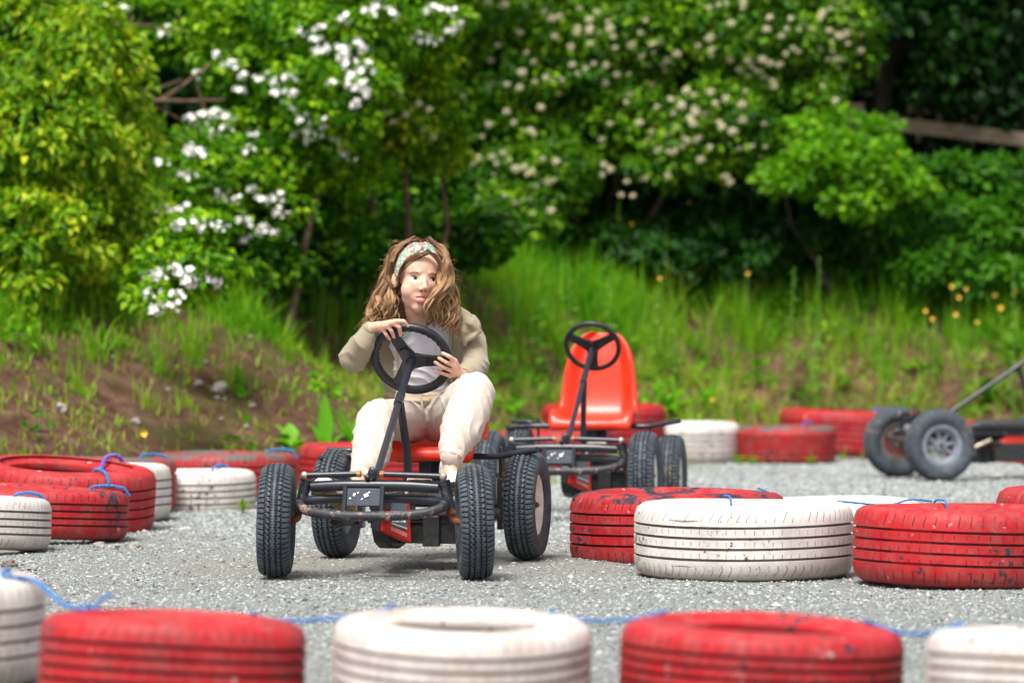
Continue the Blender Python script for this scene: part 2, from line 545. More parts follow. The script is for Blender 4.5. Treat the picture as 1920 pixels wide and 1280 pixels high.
m, n, l, p = new_mat("gravel yard and earth bank")
at_ = n.new("ShaderNodeAttribute"); at_.attribute_name = "bank"
f1 = noise_n(n, l, 210, 4, .8); f2 = noise_n(n, l, 1.7, 3, .5); f3 = noise_n(n, l, 420, 2, .6)
g = ramp(n, l, f1, [(.34, (.13, .142, .145)), (.45, (.30, .32, .315)), (.55, (.43, .445, .43)), (.68, (.62, .615, .59))])
tcg = n.new("ShaderNodeTexCoord"); sg = n.new("ShaderNodeSeparateXYZ"); l.new(tcg.outputs['Object'], sg.inputs[0])
ux = math_n(n, l, 'MULTIPLY', math_n(n, l, 'ADD', sg.outputs[0], .45), .75); uy = math_n(n, l, 'MULTIPLY', math_n(n, l, 'SUBTRACT', sg.outputs[1], 16.0), .62)
wear = math_n(n, l, 'SUBTRACT', 1.25, math_n(n, l, 'SQRT', math_n(n, l, 'ADD', math_n(n, l, 'MULTIPLY', ux, ux), math_n(n, l, 'MULTIPLY', uy, uy))), True)
wear = math_n(n, l, 'MULTIPLY', wear, math_n(n, l, 'ADD', f2, .25), True)
g = mixc(n, l, math_n(n, l, 'MULTIPLY', ramp(n, l, f2, [(.4, (0, 0, 0)), (.7, (1, 1, 1))]), .25), g, (.25, .22, .17))
g = mixc(n, l, math_n(n, l, 'MULTIPLY', wear, .75), g, (.38, .35, .30))
e1 = noise_n(n, l, 9, 8, .7); e2 = noise_n(n, l, 2.2, 3, .55)
e = ramp(n, l, e1, [(.28, (.055, .028, .018)), (.48, (.15, .078, .05)), (.60, (.23, .13, .085)), (.75, (.36, .25, .18))])
moss = ramp(n, l, e2, [(.50, (0, 0, 0)), (.64, (1, 1, 1))])
e = mixc(n, l, math_n(n, l, 'MULTIPLY', moss, .6), e, (.10, .12, .025))
edge = math_n(n, l, 'ADD', at_.outputs['Fac'], math_n(n, l, 'MULTIPLY', math_n(n, l, 'SUBTRACT', e1, .5), .8))
edge = math_n(n, l, 'MULTIPLY', edge, 4.0, clamp=True)
c = mixc(n, l, edge, g, e)
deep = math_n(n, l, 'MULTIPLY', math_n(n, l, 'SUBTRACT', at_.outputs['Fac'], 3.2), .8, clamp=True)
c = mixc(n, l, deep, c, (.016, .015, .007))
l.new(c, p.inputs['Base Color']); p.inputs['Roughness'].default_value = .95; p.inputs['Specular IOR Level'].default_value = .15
hh = math_n(n, l, 'ADD', f1, math_n(n, l, 'MULTIPLY', e1, math_n(n, l, 'MULTIPLY', edge, 6.0)))
bump(n, l, p, hh, .012)
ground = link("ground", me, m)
tag(ground, kind='structure')

# crushed stone lying on the yard
OCT = np.array([(1, 0, 0), (-1, 0, 0), (0, 1, 0), (0, -1, 0), (0, 0, 1), (0, 0, -1)], float)
OCF = np.array([(0, 2, 4), (2, 1, 4), (1, 3, 4), (3, 0, 4), (2, 0, 5), (1, 2, 5), (3, 1, 5), (0, 3, 5)])
def stones(name, N, x, y, size, mat, attr_lo=0, attr_hi=1, flat=.65):
    V = OCT[None] * rng.uniform(.75, 1.15, (N, 6, 1)) + rng.normal(0, .17, (N, 6, 3))
    s = size[:, None, None] * np.stack([rng.uniform(.7, 1.3, N), rng.uniform(.7, 1.3, N), rng.uniform(flat * .7, flat * 1.3, N)], -1)[:, None]
    a = rng.uniform(0, 6.28, N); ca, sa = np.cos(a)[:, None], np.sin(a)[:, None]
    V = V * s
    X = V[..., 0] * ca - V[..., 1] * sa; Y = V[..., 0] * sa + V[..., 1] * ca
    z0 = ground_z(x, y) + size * .18
    P = np.stack([X + x[:, None], Y + y[:, None], V[..., 2] + z0[:, None]], -1).reshape(-1, 3)
    Fc = (OCF[None] + (np.arange(N) * 6)[:, None, None]).reshape(-1, 3)
    t = np.repeat(rng.uniform(attr_lo, attr_hi, N), 8)
    return np_mesh(name, P, Fc, False, {"tint": t})

def scatter_yard(dens_fn, y0, y1, N):
    y = rng.uniform(y0, y1, N * 3); half = y * .1265 + .25
    x = rng.uniform(-1, 1, N * 3) * half
    keep = rng.uniform(0, 1, N * 3) < dens_fn(x, y)
    d = toe_dist(x, y)
    keep &= d < .25
    x, y = x[keep][:N], y[keep][:N]
    return x, y
x1, y1 = scatter_yard(lambda x, y: y / 28 * (1 - .62 * np.clip(1.25 - np.hypot((x + .45) * .75, (y - 16.0) * .62), 0, 1)), 9.2, 28, 165000)
sz = rng.lognormal(math.log(.0040), .36, len(x1))
sz = np.where(rng.uniform(0, 1, len(sz)) < .012, sz * 1.9, sz)
sz *= np.where(y1 > 18, 1.3, 1.0)
def gravel_mat():
    m, n, l, p = new_mat("crushed grey stone")
    a = n.new("ShaderNodeAttribute"); a.attribute_name = "tint"
    c = ramp(n, l, a.outputs['Fac'], [(0, (.07, .078, .085)), (.17, (.18, .197, .20)), (.48, (.32, .342, .342)), (.86, (.41, .43, .415)), (.985, (.50, .495, .47)), (1, (.44, .37, .28))])
    l.new(c, p.inputs['Base Color']); p.inputs['Roughness'].default_value = .85; p.inputs['Specular IOR Level'].default_value = .25
    return m
M['gravel'] = gravel_mat()
gv = link("gravel", stones("gravel", len(x1), x1, y1, sz, M['gravel']), M['gravel'])
tag(gv, kind='stuff')

# larger stones that can be told apart
def rock_mesh(seed):
    r_ = random.Random(seed)
    bm = bmesh.new(); bmesh.ops.create_icosphere(bm, subdivisions=2, radius=1)
    for v in bm.verts:
        k = .75 + .5 * mnoise.noise(v.co * 1.4 + Vector((seed * 3.1, 0, 0)))
        v.co = v.co * k; v.co.z *= .62; v.co.y *= .8
    me = bpy.data.meshes.new("stone"); bm.to_mesh(me); bm.free()
    return me
M['stone_pale'] = simple("pale dusty stone", (.52, .48, .44), .9, var=.25, scale=14, bumpd=.01)
M['stone_brown'] = simple("brown earthy stone", (.30, .22, .17), .9, var=.35, scale=14, bumpd=.01)
rocks = [rock_mesh(i) for i in range(5)]
def rock(px, py, Y, wpx, mi, label, group, k, zoff=None):
    p = at(px, py, Y)
    z = float(ground_z(p.x, Y))
    s = wpx / 2 * Y / FPX
    me = rocks[k % 5].copy(); me.materials.clear(); me.materials.append(M[mi])
    o = link("stone", me, None, None, (p.x, Y, z + s * .25), (0, 0, k * 1.7)); o.scale = (s, s, s)
    return tag(o, label, 'stone', group)
edge_st = [(188, 1014, 16.95, 34, 'stone_pale', 'largest pale stone in front of the chipped red tyre'),
           (222, 1019, 16.9, 26, 'stone_pale', 'flat pale stone just right of the largest stone by the chipped red tyre'),
           (253, 1012, 17.0, 30, 'stone_pale', 'pale flat stone lying before the white tyre sliver'),
           (345, 1008, 17.4, 18, 'stone_pale', 'small pale stone on the gravel below the white tyre'),
           (20, 1062, 15.7, 40, 'stone_brown', 'brown flat rock on the gravel between the two white tyres at the edge'),
           (62, 1068, 15.5, 30, 'stone_pale', 'grey flat rock behind the rope of the nearest white tyre'),
           (180, 1024, 16.8, 16, 'stone_pale', 'tiny pale stone in front of the largest pale stone')]
for k, (px, py, Y, wp, mi, lb) in enumerate(edge_st):
    rock(px, py, Y, wp, mi, lb, 'stones along the foot of the bank', k)

# ------------------------------------------------------------------ painted tyres
def tyre_profile(Ro, h, ri=.60, depth=.0105, shoulder=.045):
    Ri = Ro * ri
    sh = shoulder
    P = []
    # inner bead, lower side, going outwards
    P += [(Ri + .004, h * .18), (Ri, h * .10), (Ri + .012, h * .045)]
    P += [(Ro * .74, .006), (Ro * .80, .0), (Ro - sh * .75, h * .02), (Ro - sh * .25, h * .075), (Ro - .006, h * .13)]
    # tread with four circumferential grooves
    zs = [.30, .44, .58, .72]
    gw = .0095
    lo = .185
    P += [(Ro - .001, h * lo)]
    for g in zs:
        P += [(Ro, h * g - gw * .5), (Ro - depth, h * g - gw * .34), (Ro - depth, h * g + gw * .34), (Ro, h * g + gw * .5)]
    P += [(Ro - .001, h * .815), (Ro - .006, h * .87), (Ro - sh * .25, h * .925), (Ro - sh * .75, h * .98), (Ro * .80, h * 1.0), (Ro * .74, h * .994)]
    P += [(Ri + .040, h * .968), (Ri + .026, h * .925), (Ri + .012, h * .905), (Ri + .002, h * .89), (Ri, h * .86), (Ri + .004, h * .80)]
    # cavity
    P += [(Ri + .03, h * .80), (Ro * .86, h * .90), (Ro - .03, h * .78), (Ro - .028, h * .22), (Ro * .86, h * .10), (Ri + .03, h * .20)]
    return P
tyre_cache = {}
def painted_tyre(X, Y, Ro, h, mk, label, group, tilt=(0, 0), rz=0, z=None, ri=.60, cat='tyre', squash=0.0):
    key = (Ro, h, mk, ri)
    if key not in tyre_cache:
        b = MB(); b.lathe(tyre_profile(Ro, h, ri), 160, closed=True)
        me = b.mesh("painted_tyre")
        V = vget(me)
        a = np.arctan2(V[:, 1], V[:, 0]); ph = Ro * 57
        k = 1 + .006 * np.sin(2 * a + ph) + .004 * np.sin(3 * a + ph * 2)
        V[:, 0] *= k; V[:, 1] *= k; V[:, 2] += .003 * np.sin(2 * a + ph * 3)
        vset(me, V)
        me.materials.append(M[mk])
        tyre_cache[key] = me
    z0 = float(ground_z(X, Y)) if z is None else z
    tz = z0 + Ro * abs(math.sin(R(tilt[0]))) * .9 + Ro * abs(math.sin(R(tilt[1]))) * .9 - .004
    o = link("painted_tyre", tyre_cache[key], None, None, (X, Y, tz))
    o.rotation_euler = (R(tilt[0]), R(tilt[1]), rz)
    tag(o, label, cat, group)
    return o
def XP(px, Y): return (px - 960) * Y / FPX

G1 = 'tyres in the nearest row'
G2 = 'tyres on the inner curve at the right'
G3 = 'tyres at the left edge of the track'
G4 = 'tyres along the far edge of the track'
T = {}
def ty(key, px, Y, Ro, h, mk, label, grp, tilt=(0, 0), rz=0.0, z=None, ri=.60):
    T[key] = painted_tyre(XP(px, Y), Y, Ro, h, mk, label, grp, tilt, rz, z, ri)
ty('F1', -150, 10.75, .31, .272, 'white_stained', 'nearest white tyre at the left edge, roped to a red tyre', G1, rz=1)
ty('F2', 320, 10.16, .310, .212, 'red_tyre', 'red tyre in the nearest row with a blue knot on top', G1, rz=2, tilt=(3.0, 0), z=-.014)
ty('F3', 864, 10.14, .304, .208, 'white_stained', 'white painted tyre standing between two red ones in the nearest row', G1, rz=.3, tilt=(3.0, 0), z=-.014)
ty('F4', 1425, 10.16, .334, .192, 'red_tyre', 'widest red painted tyre in the nearest row, pale scuffs on its side', G1, rz=.9, tilt=(2.6, .4), z=-.012)
ty('F5', 2000, 9.75, .318, .205, 'white_stained', 'white painted tyre with a dark blue chip, cut off at the lower right corner', G1, rz=2.4, tilt=(2.6, 0), z=-.012)
ty('R1', 1271, 16.0, .398, .268, 'red_black', 'chipped red tyre furthest left on the inner curve, black rubber round its rim', G2, rz=.5)
ty('R2', 1395, 15.2, .383, .262, 'white_tyre', 'white painted tyre standing in front between two red tyres, sharp zigzag tread', G2, rz=.2)
ty('R3', 1812, 14.75, .390, .262, 'red_tyre', 'large red painted tyre with sharp tread right of the sharp white tyre', G2, rz=1.7, tilt=(1.0, 0))
ty('R4', 1560, 16.45, .345, .218, 'white_tyre', 'white painted tyre mostly hidden behind the sharp white and red tyres', G2, rz=1.2)
ty('R5', 2060, 16.1, .38, .28, 'red_tyre', 'red painted tyre just showing behind the large red one at the right edge', G2, rz=2.2)
ty('L1', -62, 16.75, .325, .205, 'white_tyre', 'cracked white painted tyre cut off by the left edge beside the chipped red tyre', G3, rz=.4, tilt=(-1.5, 2))
ty('L2', 62, 17.55, .385, .200, 'red_chipped', 'red tyre with black chipped patches beside the cracked white one', G3, rz=2.8, tilt=(1.5, -2.2))
ty('L4', 118, 18.45, .385, .275, 'red_tyre', 'tilted red tyre with a wide open hole and two rope ties', G3, rz=.1, tilt=(4.5, 3.2), ri=.66, z=-.035)
ty('L5', 172, 19.3, .355, .255, 'white_tyre', 'white painted tyre showing as a sliver behind the tilted red tyre', G3, rz=1.1)
ty('L6', 183, 20.1, .37, .250, 'red_grey', 'faded grey and red tyre between the sliver of white and the low white tyre', G3, rz=2.0, tilt=(.5, .5))
ty('L7', 349, 20.55, .33, .215, 'white_tyre', 'low white painted tyre with grass growing before it at the foot of the bank', G3, rz=2.5, z=-.03)
ty('L8', 422, 21.55, .362, .235, 'red_grey', 'worn grey topped red tyre behind the low white one', G3, rz=.8)
ty('L9', 690, 22.5, .365, .250, 'red_tyre', 'red painted tyre behind the rear wheel of the ridden kart', G3, rz=1.9)
ty('M2', 1020, 25.2, .36, .245, 'red_tyre', 'red painted tyre half hidden between the two karts', G4, rz=.3)
ty('M1', 1131, 26.05, .375, .27, 'red_tyre', 'raised red painted tyre with its rim showing behind the empty kart seat', G4, rz=1.3, z=.12, ri=.7)
ty('M3', 1279, 27.0, .36, .255, 'white_tyre', 'plain white painted tyre on the far edge right of the empty kart', G4, rz=2.3, tilt=(0, 0))
ty('M4', 1474, 26.9, .31, .235, 'red_grey', 'smaller grey topped red tyre with weeds before it beside the far white tyre', G4, rz=.6)
ty('M5', 1578, 27.75, .41, .29, 'red_tyre', 'large open red tyre leaning behind the grey topped one', G4, rz=1.6, tilt=(3.5, 0), ri=.68)
ty('M6', 1880, 27.3, .37, .25, 'red_tyre', 'red painted tyre behind the front wheels of the kart at the right edge', G4, rz=2.6)

# ------------------------------------------------------------------ ropes
def rope(pts, r, label, mk='rope', knot=None, fine=True, group=None):
    P = [Vector(p) for p in pts]
    # catmull-rom
    q = []
    PP = [P[0] * 2 - P[1]] + P + [P[-1] * 2 - P[-2]]
    for i in range(1, len(PP) - 2):
        for k in range(10):
            t = k / 10; a, b, c, d = PP[i - 1], PP[i], PP[i + 1], PP[i + 2]
            q.append(.5 * ((2 * b) + (c - a) * t + (2 * a - 5 * b + 4 * c - d) * t * t + (3 * b - a - 3 * c + d) * t ** 3))
    q.append(P[-1])
    b = MB()
    for s in (0, 2.09, 4.19):        # three twisted strands
        qq = []
        for i, x in enumerate(q):
            t = (q[min(i + 1, len(q) - 1)] - q[max(i - 1, 0)]).normalized()
            u = t.orthogonal().normalized(); v = t.cross(u)
            an = i * 1.1 + s
            qq.append(x + (u * math.cos(an) + v * math.sin(an)) * r * .55)
        b.tube(qq, r * .62, 6)
    if knot is not None:
        k = Vector(knot)
        b.sphere(k, (r * 2.6, r * 2.1, r * 1.9), nu=10, nv=7)
        b.tube([k, k + Vector((r * 4, -r * 3, r * 5)), k + Vector((r * 9, -r * 2, r * 8))], r * .8, 6)
        b.tube([k, k + Vector((-r * 3, -r * 4, r * 3)), k + Vector((-r * 4, -r * 6, -r * 2))], r * .8, 6)
    o = b.build("rope", M[mk])
    return tag(o, label, 'rope', group)

def loop_on(key, ang, r, label, mk='rope', lean=0.0, group='rope ties round single tyres'):
    """rope tied round the tube of a tyre at an angle"""
    o = T[key]; me = o.data; V = vget(me)
    Ro = float(np.hypot(V[:, 0], V[:, 1]).max()); h = float(V[:, 2].max())
    Ri = float(np.hypot(V[:, 0], V[:, 1]).min())
    Mx = Matrix.Translation(o.location) @ o.rotation_euler.to_matrix().to_4x4()
    a = ang - o.rotation_euler.z
    c, s = math.cos(a), math.sin(a)
    k = r * 1.3
    prof = [(Ri - k, h * .35), (Ri - k, h * .85), (Ri + .01, h + k * .4), (Ri + (Ro - Ri) * .5, h + k * 1.4), (Ro - .05, h + k), (Ro - .02, h * .965 + k),
            (Ro + k * .7, h * .86), (Ro + k, h * .7), (Ro + k, h * .30)]
    pts = []
    for (rr, z) in prof:
        off = lean * (rr - Ri) / (Ro - Ri)
        x = rr * c - off * s; y = rr * s + off * c
        pts.append(Mx @ Vector((x, y, z)))
    return rope(pts[1:7], r, label, mk, group=group)

GR = 'ropes strung between the tyres'
def top(key, ang, fr=.8, dz=.006):
    o = T[key]; V = vget(o.data); Ro = float(np.hypot(V[:, 0], V[:, 1]).max()); h = float(V[:, 2].max())
    Mx = Matrix.Translation(o.location) @ o.rotation_euler.to_matrix().to_4x4()
    a = ang - o.rotation_euler.z
    return Mx @ Vector((Ro * fr * math.cos(a), Ro * fr * math.sin(a), h * (1 if fr < .86 else .93) + dz))
a0 = top('F1', -.5, .80, .004); a1 = top('F1', -.3, .99); k0 = top('F2', 2.45, .86, .008)
rope([top('F1', .6, .8), a0, a1, (a1 + k0) / 2 + Vector((0, 0, -.022)), k0], .0052, 'thick blue rope from the nearest left white tyre to a knot on red', knot=k0, group=GR)
def between(ka, kb, aa, ab, sag, r, label, mk='rope', fr=.86):
    p = top(ka, aa, fr); q = top(kb, ab, fr)
    p0 = top(ka, aa, .74); q0 = top(kb, ab, .74)
    mid = (p + q) / 2 - Vector((0, 0, sag))
    return rope([p0, p, p.lerp(mid, .5) - Vector((0, 0, sag * .3)), mid, q.lerp(mid, .5) - Vector((0, 0, sag * .3)), q, q0], r, label, mk, group=GR)
between('F2', 'F3', .75, math.pi - .75, .012, .0042, 'blue rope between the knotted red tyre and the middle white tyre')
between('F3', 'F4', .45, math.pi - .45, .012, .0042, 'blue rope strung from the middle white tyre to the widest red tyre')
between('F4', 'F5', .25, math.pi - .2, .014, .0046, 'blue rope strung from the widest red tyre to the corner white tyre')
between('R1', 'R4', .1, math.pi + .6, .006, .0034, 'blue rope tied from the chipped red tyre to the white tyre hidden behind')
rope([at(1548, 946, 15.55), at(1575, 940, 15.5), top('R3', 2.3, .97, .004), top('R3', 2.15, .80, .006), top('R3', 1.9, .74, .002)], .0034,
     'blue rope lying from the sharp white tyre onto the large red tyre', group=GR)
loop_on('R2', 1.72, .0034, 'blue rope tie over the far rim of the sharp white tyre', group='rope ties round single tyres')
loop_on('R3', 1.78, .0034, 'blue rope tie over the far rim of the large red tyre')
loop_on('L4', 1.0, .009, 'violet blue rope wound round the far side of the tilted red tyre', 'rope_violet')
loop_on('L4', -1.0, .0065, 'blue rope round the near side of the tilted red tyre')
loop_on('L1', .55, .0065, 'wide blue rope laid over the cracked white tyre')
loop_on('L2', .35, .0060, 'blue rope tie on the red tyre with chipped patches')
loop_on('L6', .6, .0060, 'blue rope tie on the faded grey and red tyre')
loop_on('L7', .95, .0065, 'blue rope tie on the low white tyre')
loop_on('L8', .3, .0060, 'blue rope tie on the worn grey topped tyre')
loop_on('M4', .9, .0065, 'violet rope tie on the grey topped tyre of the far edge', 'rope_violet')
loop_on('M5', .75, .0080, 'violet rope wound on the large open tyre of the far edge', 'rope_violet')
# ------------------------------------------------------------------ karts
PHI = R(11.5)
KR = .2            # wheel radius
def kart_tyre_mesh(W=.118, Ro=KR, Ri=.112, na=640):
    """pneumatic kart tyre lathed round local x with block tread pressed into the mesh"""
    prof = []   # (x across, r)
    A = []
    for i in range(41):                    # tread + shoulders
        t = -1 + 2 * i / 40
        x = t * W * .46
        r = Ro - .020 * abs(t) ** 2.6 * 1.0
        prof.append((x, r)); A.append(t)
    side = [(W * .50, Ro - .040), (W * .49, Ro - .058), (W * .42, Ri + .012), (W * .36, Ri + .002), (W * .30, Ri - .004)]
    full = prof + side + [(-x, r) for x, r in reversed(side)]
    m_ = len(full); V = np.zeros((m_, na, 3)); GV = np.zeros((m_, na), dtype=np.float32)
    th = np.arange(na) * 2 * math.pi / na
    pitch = 64
    ph = th * pitch / (2 * math.pi)
    for i, (x, r) in enumerate(full):
        d = np.zeros(na)
        if i < 41:
            t = A[i]; at_ = abs(t)
            zig = .018 * np.sign(np.sin(ph * 2 * math.pi))
            for g in (.20, .52):
                d = np.where(abs(at_ - g - zig) < .055, 1, d)
            fr = (ph + (.35 if t > 0 else 0) + .35 * at_) % 1
            if .52 < at_: d = np.where(abs(fr - .5) < .13, np.maximum(d, .9 if at_ < .97 else .5), d)
            elif .20 < at_: d = np.where(abs((fr + .3) % 1 - .5) < .11, np.maximum(d, .9), d)
            else: d = np.where((abs((ph * 2) % 1 - .5) < .12) & (at_ > .06), np.maximum(d, .55), d)
        GV[i] = d if i < 41 else 0
        rr = r - .0065 * d
        V[i, :, 0] = x; V[i, :, 1] = rr * np.cos(th); V[i, :, 2] = rr * np.sin(th)
    idx = np.arange(m_ * na).reshape(m_, na)
    a = idx; b = np.roll(idx, -1, 0); 
    F = np.stack([a, np.roll(a, -1, 1), np.roll(b, -1, 1), b], -1).reshape(-1, 4)
    me = np_mesh("kart_tyre", V.reshape(-1, 3), F, True)
    bm = bmesh.new(); bm.from_mesh(me); bmesh.ops.recalc_face_normals(bm, faces=bm.faces); bm.to_mesh(me); bm.free()
    me.polygons.foreach_set("use_smooth", [True] * len(me.polygons)); me.set_sharp_from_angle(angle=R(35))
    ga = me.attributes.new('groove', 'FLOAT', 'POINT'); ga.data.foreach_set('value', GV.ravel())
    me.materials.append(M['rubber'])
    return me
TYRE = kart_tyre_mesh()
TYRE_LOW = kart_tyre_mesh(na=224)
RX = Matrix.Rotation(R(90), 4, 'Y')        # local z -> x
def disc_rim(mb, Ri=.112):
    prof = [(.0, .012), (.018, .014), (.020, .030), (.026, .030), (.030, .012), (.050, .004), (.082, .008), (.094, .030), (.104, .036), (.114, .040),
            (.117, .036), (.112, .0), (.117, -.036), (.114, -.040), (.104, -.036), (.092, -.024), (.080, .002), (.030, .002), (.026, -.026), (.0, -.026)]
    mb.lathe(prof, 40, RX)
    return mb
def spoke_rim(mb):
    mb.lathe([(.117, .042), (.110, .044), (.094, .040), (.086, .020), (.080, .014), (.080, -.014), (.086, -.02), (.094, -.040), (.117, -.042)], 40, RX, closed=True)
    mb.lathe([(0, .024), (.030, .024), (.032, .0), (.032, -.024), (0, -.024)], 24, RX)
    for k in range(8):
        a = k * math.pi / 4 + .2
        Mx = Matrix.Rotation(a, 3, 'X')
        mb.box(Mx @ Vector((.006, .054, 0)), (.014, .062, .020), Mx)
    return mb

def make_wheel(parent, u, v, z, steer, rim_mat, camber=0, low=False, spoke=False, side=1):
    b = disc_rim(MB()) if not spoke else spoke_rim(MB())
    wheel = b.build("wheel", M[rim_mat], parent)
    wheel.location = (u, v, z)
    wheel.rotation_euler = (0, R(camber), steer + (math.pi if side < 0 else 0))
    t = link("tyre", TYRE_LOW if low else TYRE, None, wheel)
    t.rotation_euler = (random.uniform(0, 6), 0, 0)
    h = MB(); h.tube([(-.03 * 1, 0, 0), (.036, 0, 0)], .011, 12); h.sphere((.036, 0, 0), .010, nu=10, nv=6)
    h.build("hub", M['rust'] if rim_mat != 'rim_grey' else M['plastic'], wheel)
    return wheel

def steering_wheel(parent, centre, axis, rad, thick, rot, ribbed=True, hubplate=True):
    root_b = MB()
    q = Vector(axis).to_track_quat('Z', 'Y').to_matrix()
    Mx = Matrix.Translation(centre) @ (q @ Matrix.Rotation(rot, 3, 'Z')).to_4x4()
    n = 120
    vs = []
    m_ = 12
    for i in range(n):
        a = 2 * math.pi * i / n
        for k in range(m_):
            b = 2 * math.pi * k / m_
            rr = thick
            if ribbed and math.cos(b) < .5 and math.sin(b) < .3: rr *= 1 - .12 * (math.sin(a * 34) > .2)
            vs.append(Mx @ Vector(((rad + rr * math.cos(b)) * math.cos(a), (rad + rr * math.cos(b)) * math.sin(a), rr * .9 * math.sin(b))))
    fs = []
    for i in range(n):
        for k in range(m_):
            j = (i + 1) % n; k2 = (k + 1) % m_
            fs.append((i * m_ + k, j * m_ + k, j * m_ + k2, i * m_ + k2))
    root_b.add(vs, fs)
    sw = root_b.build("steering_wheel", M['wheel_rim_dark'], parent)
    for k in range(3):
        a = k * 2 * math.pi / 3
        c, s = math.cos(a), math.sin(a)
        sb = MB()
        w0, w1 = .030, .020
        pts = []
        for (r_, w_, z0, z1) in ((.012, w0, -.014, .012), (.05, .024, -.014, .008), (rad - thick * .6, w1, -.012, .006)):
            for (ww, zz) in ((-w_, z0), (w_, z0), (w_ * .7, z1), (-w_ * .7, z1)):
                pts.append(Mx @ Vector((r_ * c - ww * s, r_ * s + ww * c, zz)))
        f = []
        for i in range(2):
            for q_ in range(4):
                q2 = (q_ + 1) % 4
                f.append((i * 4 + q_, i * 4 + q2, (i + 1) * 4 + q2, (i + 1) * 4 + q_))
        f += [(3, 2, 1, 0), (8, 9, 10, 11)]
        sb.add(pts, f)
        sb.build("spoke", M['plastic'] if False else M['wheel_rim_dark'], sw, bevel=.004)
    if hubplate:
        hb = MB(); 
        pr = []
        for k in range(3):
            a = k * 2 * math.pi / 3
            for da in (-.22, 0, .22): pr.append((.058 * math.cos(a + da), .058 * math.sin(a + da)))
            pr.append((.030 * math.cos(a + math.pi / 3), .030 * math.sin(a + math.pi / 3)))
        N = len(pr)
        vs = [Mx @ Vector((x, y, -.024)) for x, y in pr] + [Mx @ Vector((x * 1.04, y * 1.04, -.012)) for x, y in pr]
        hb.add(vs, [tuple(range(N)), tuple(range(2 * N - 1, N - 1, -1))] + [(i, N + i, N + (i + 1) % N, (i + 1) % N) for i in range(N)])
        hb.lathe([(0, -.040), (.016, -.040), (.018, -.022), (0, -.022)], 16, Mx)
        hb.build("hub_plate", M['frame_clean'], sw)
    return sw

def seat_mesh(parent, v0, vscale=1.0):
    NU, NT = 33, 46
    prof = [(-.02, .385), (-.035, .40), (-.025, .425), (.0, .435), (.06, .425), (.14, .412), (.22, .412), (.275, .43), (.31, .47), (.335, .54), (.35, .62), (.365, .70), (.385, .77), (.40, .815), (.405, .828)]
    hw = [.188, .192, .195, .197, .197, .196, .194, .192, .187, .180, .172, .158, .130, .088, .045]
    s = np.linspace(0, 1, len(prof)); t = np.linspace(0, 1, NT)
    pv = np.interp(t, s, [p[0] for p in prof]); pz = np.interp(t, s, [p[1] for p in prof]); ww = np.interp(t, s, hw)
    for _ in range(3):
        for arr in (pv, pz, ww):
            arr[1:-1] = (arr[:-2] + 2 * arr[1:-1] + arr[2:]) / 4
    tv = np.gradient(pv); tz = np.gradient(pz); L = np.hypot(tv, tz) + 1e-9; nv, nz = -tz / L, tv / L    # facing the sitter
    V = []
    for j in range(NT):
        for i in range(NU):
            u = -1 + 2 * i / (NU - 1)
            lip = .050 * ss((abs(u) - .55) / .4) * (1 - .55 * ss((t[j] - .75) / .25)) * ss((t[j] - .12) / .18) - .020 * ss((abs(u) - .93) / .07)
            dish = .018 * (u * u)
            k = lip + dish * .6
            V.append((u * ww[j], v0 + pv[j] + nv[j] * k, pz[j] + nz[j] * k))
    F = [(j * NU + i, j * NU + i + 1, (j + 1) * NU + i + 1, (j + 1) * NU + i) for j in range(NT - 1) for i in range(NU - 1)]
    me = bpy.data.meshes.new("seat"); me.from_pydata(V, [], F)
    me.polygons.foreach_set("use_smooth", [True] * len(F)); me.update()
    o = link("seat", me, M['seat_red'], parent)
    so = o.modifiers.new("thickness", 'SOLIDIFY'); so.thickness = .007; so.offset = 0
    sb = o.modifiers.new("soft", 'SUBSURF'); sb.levels = 1; sb.render_levels = 1
    return o

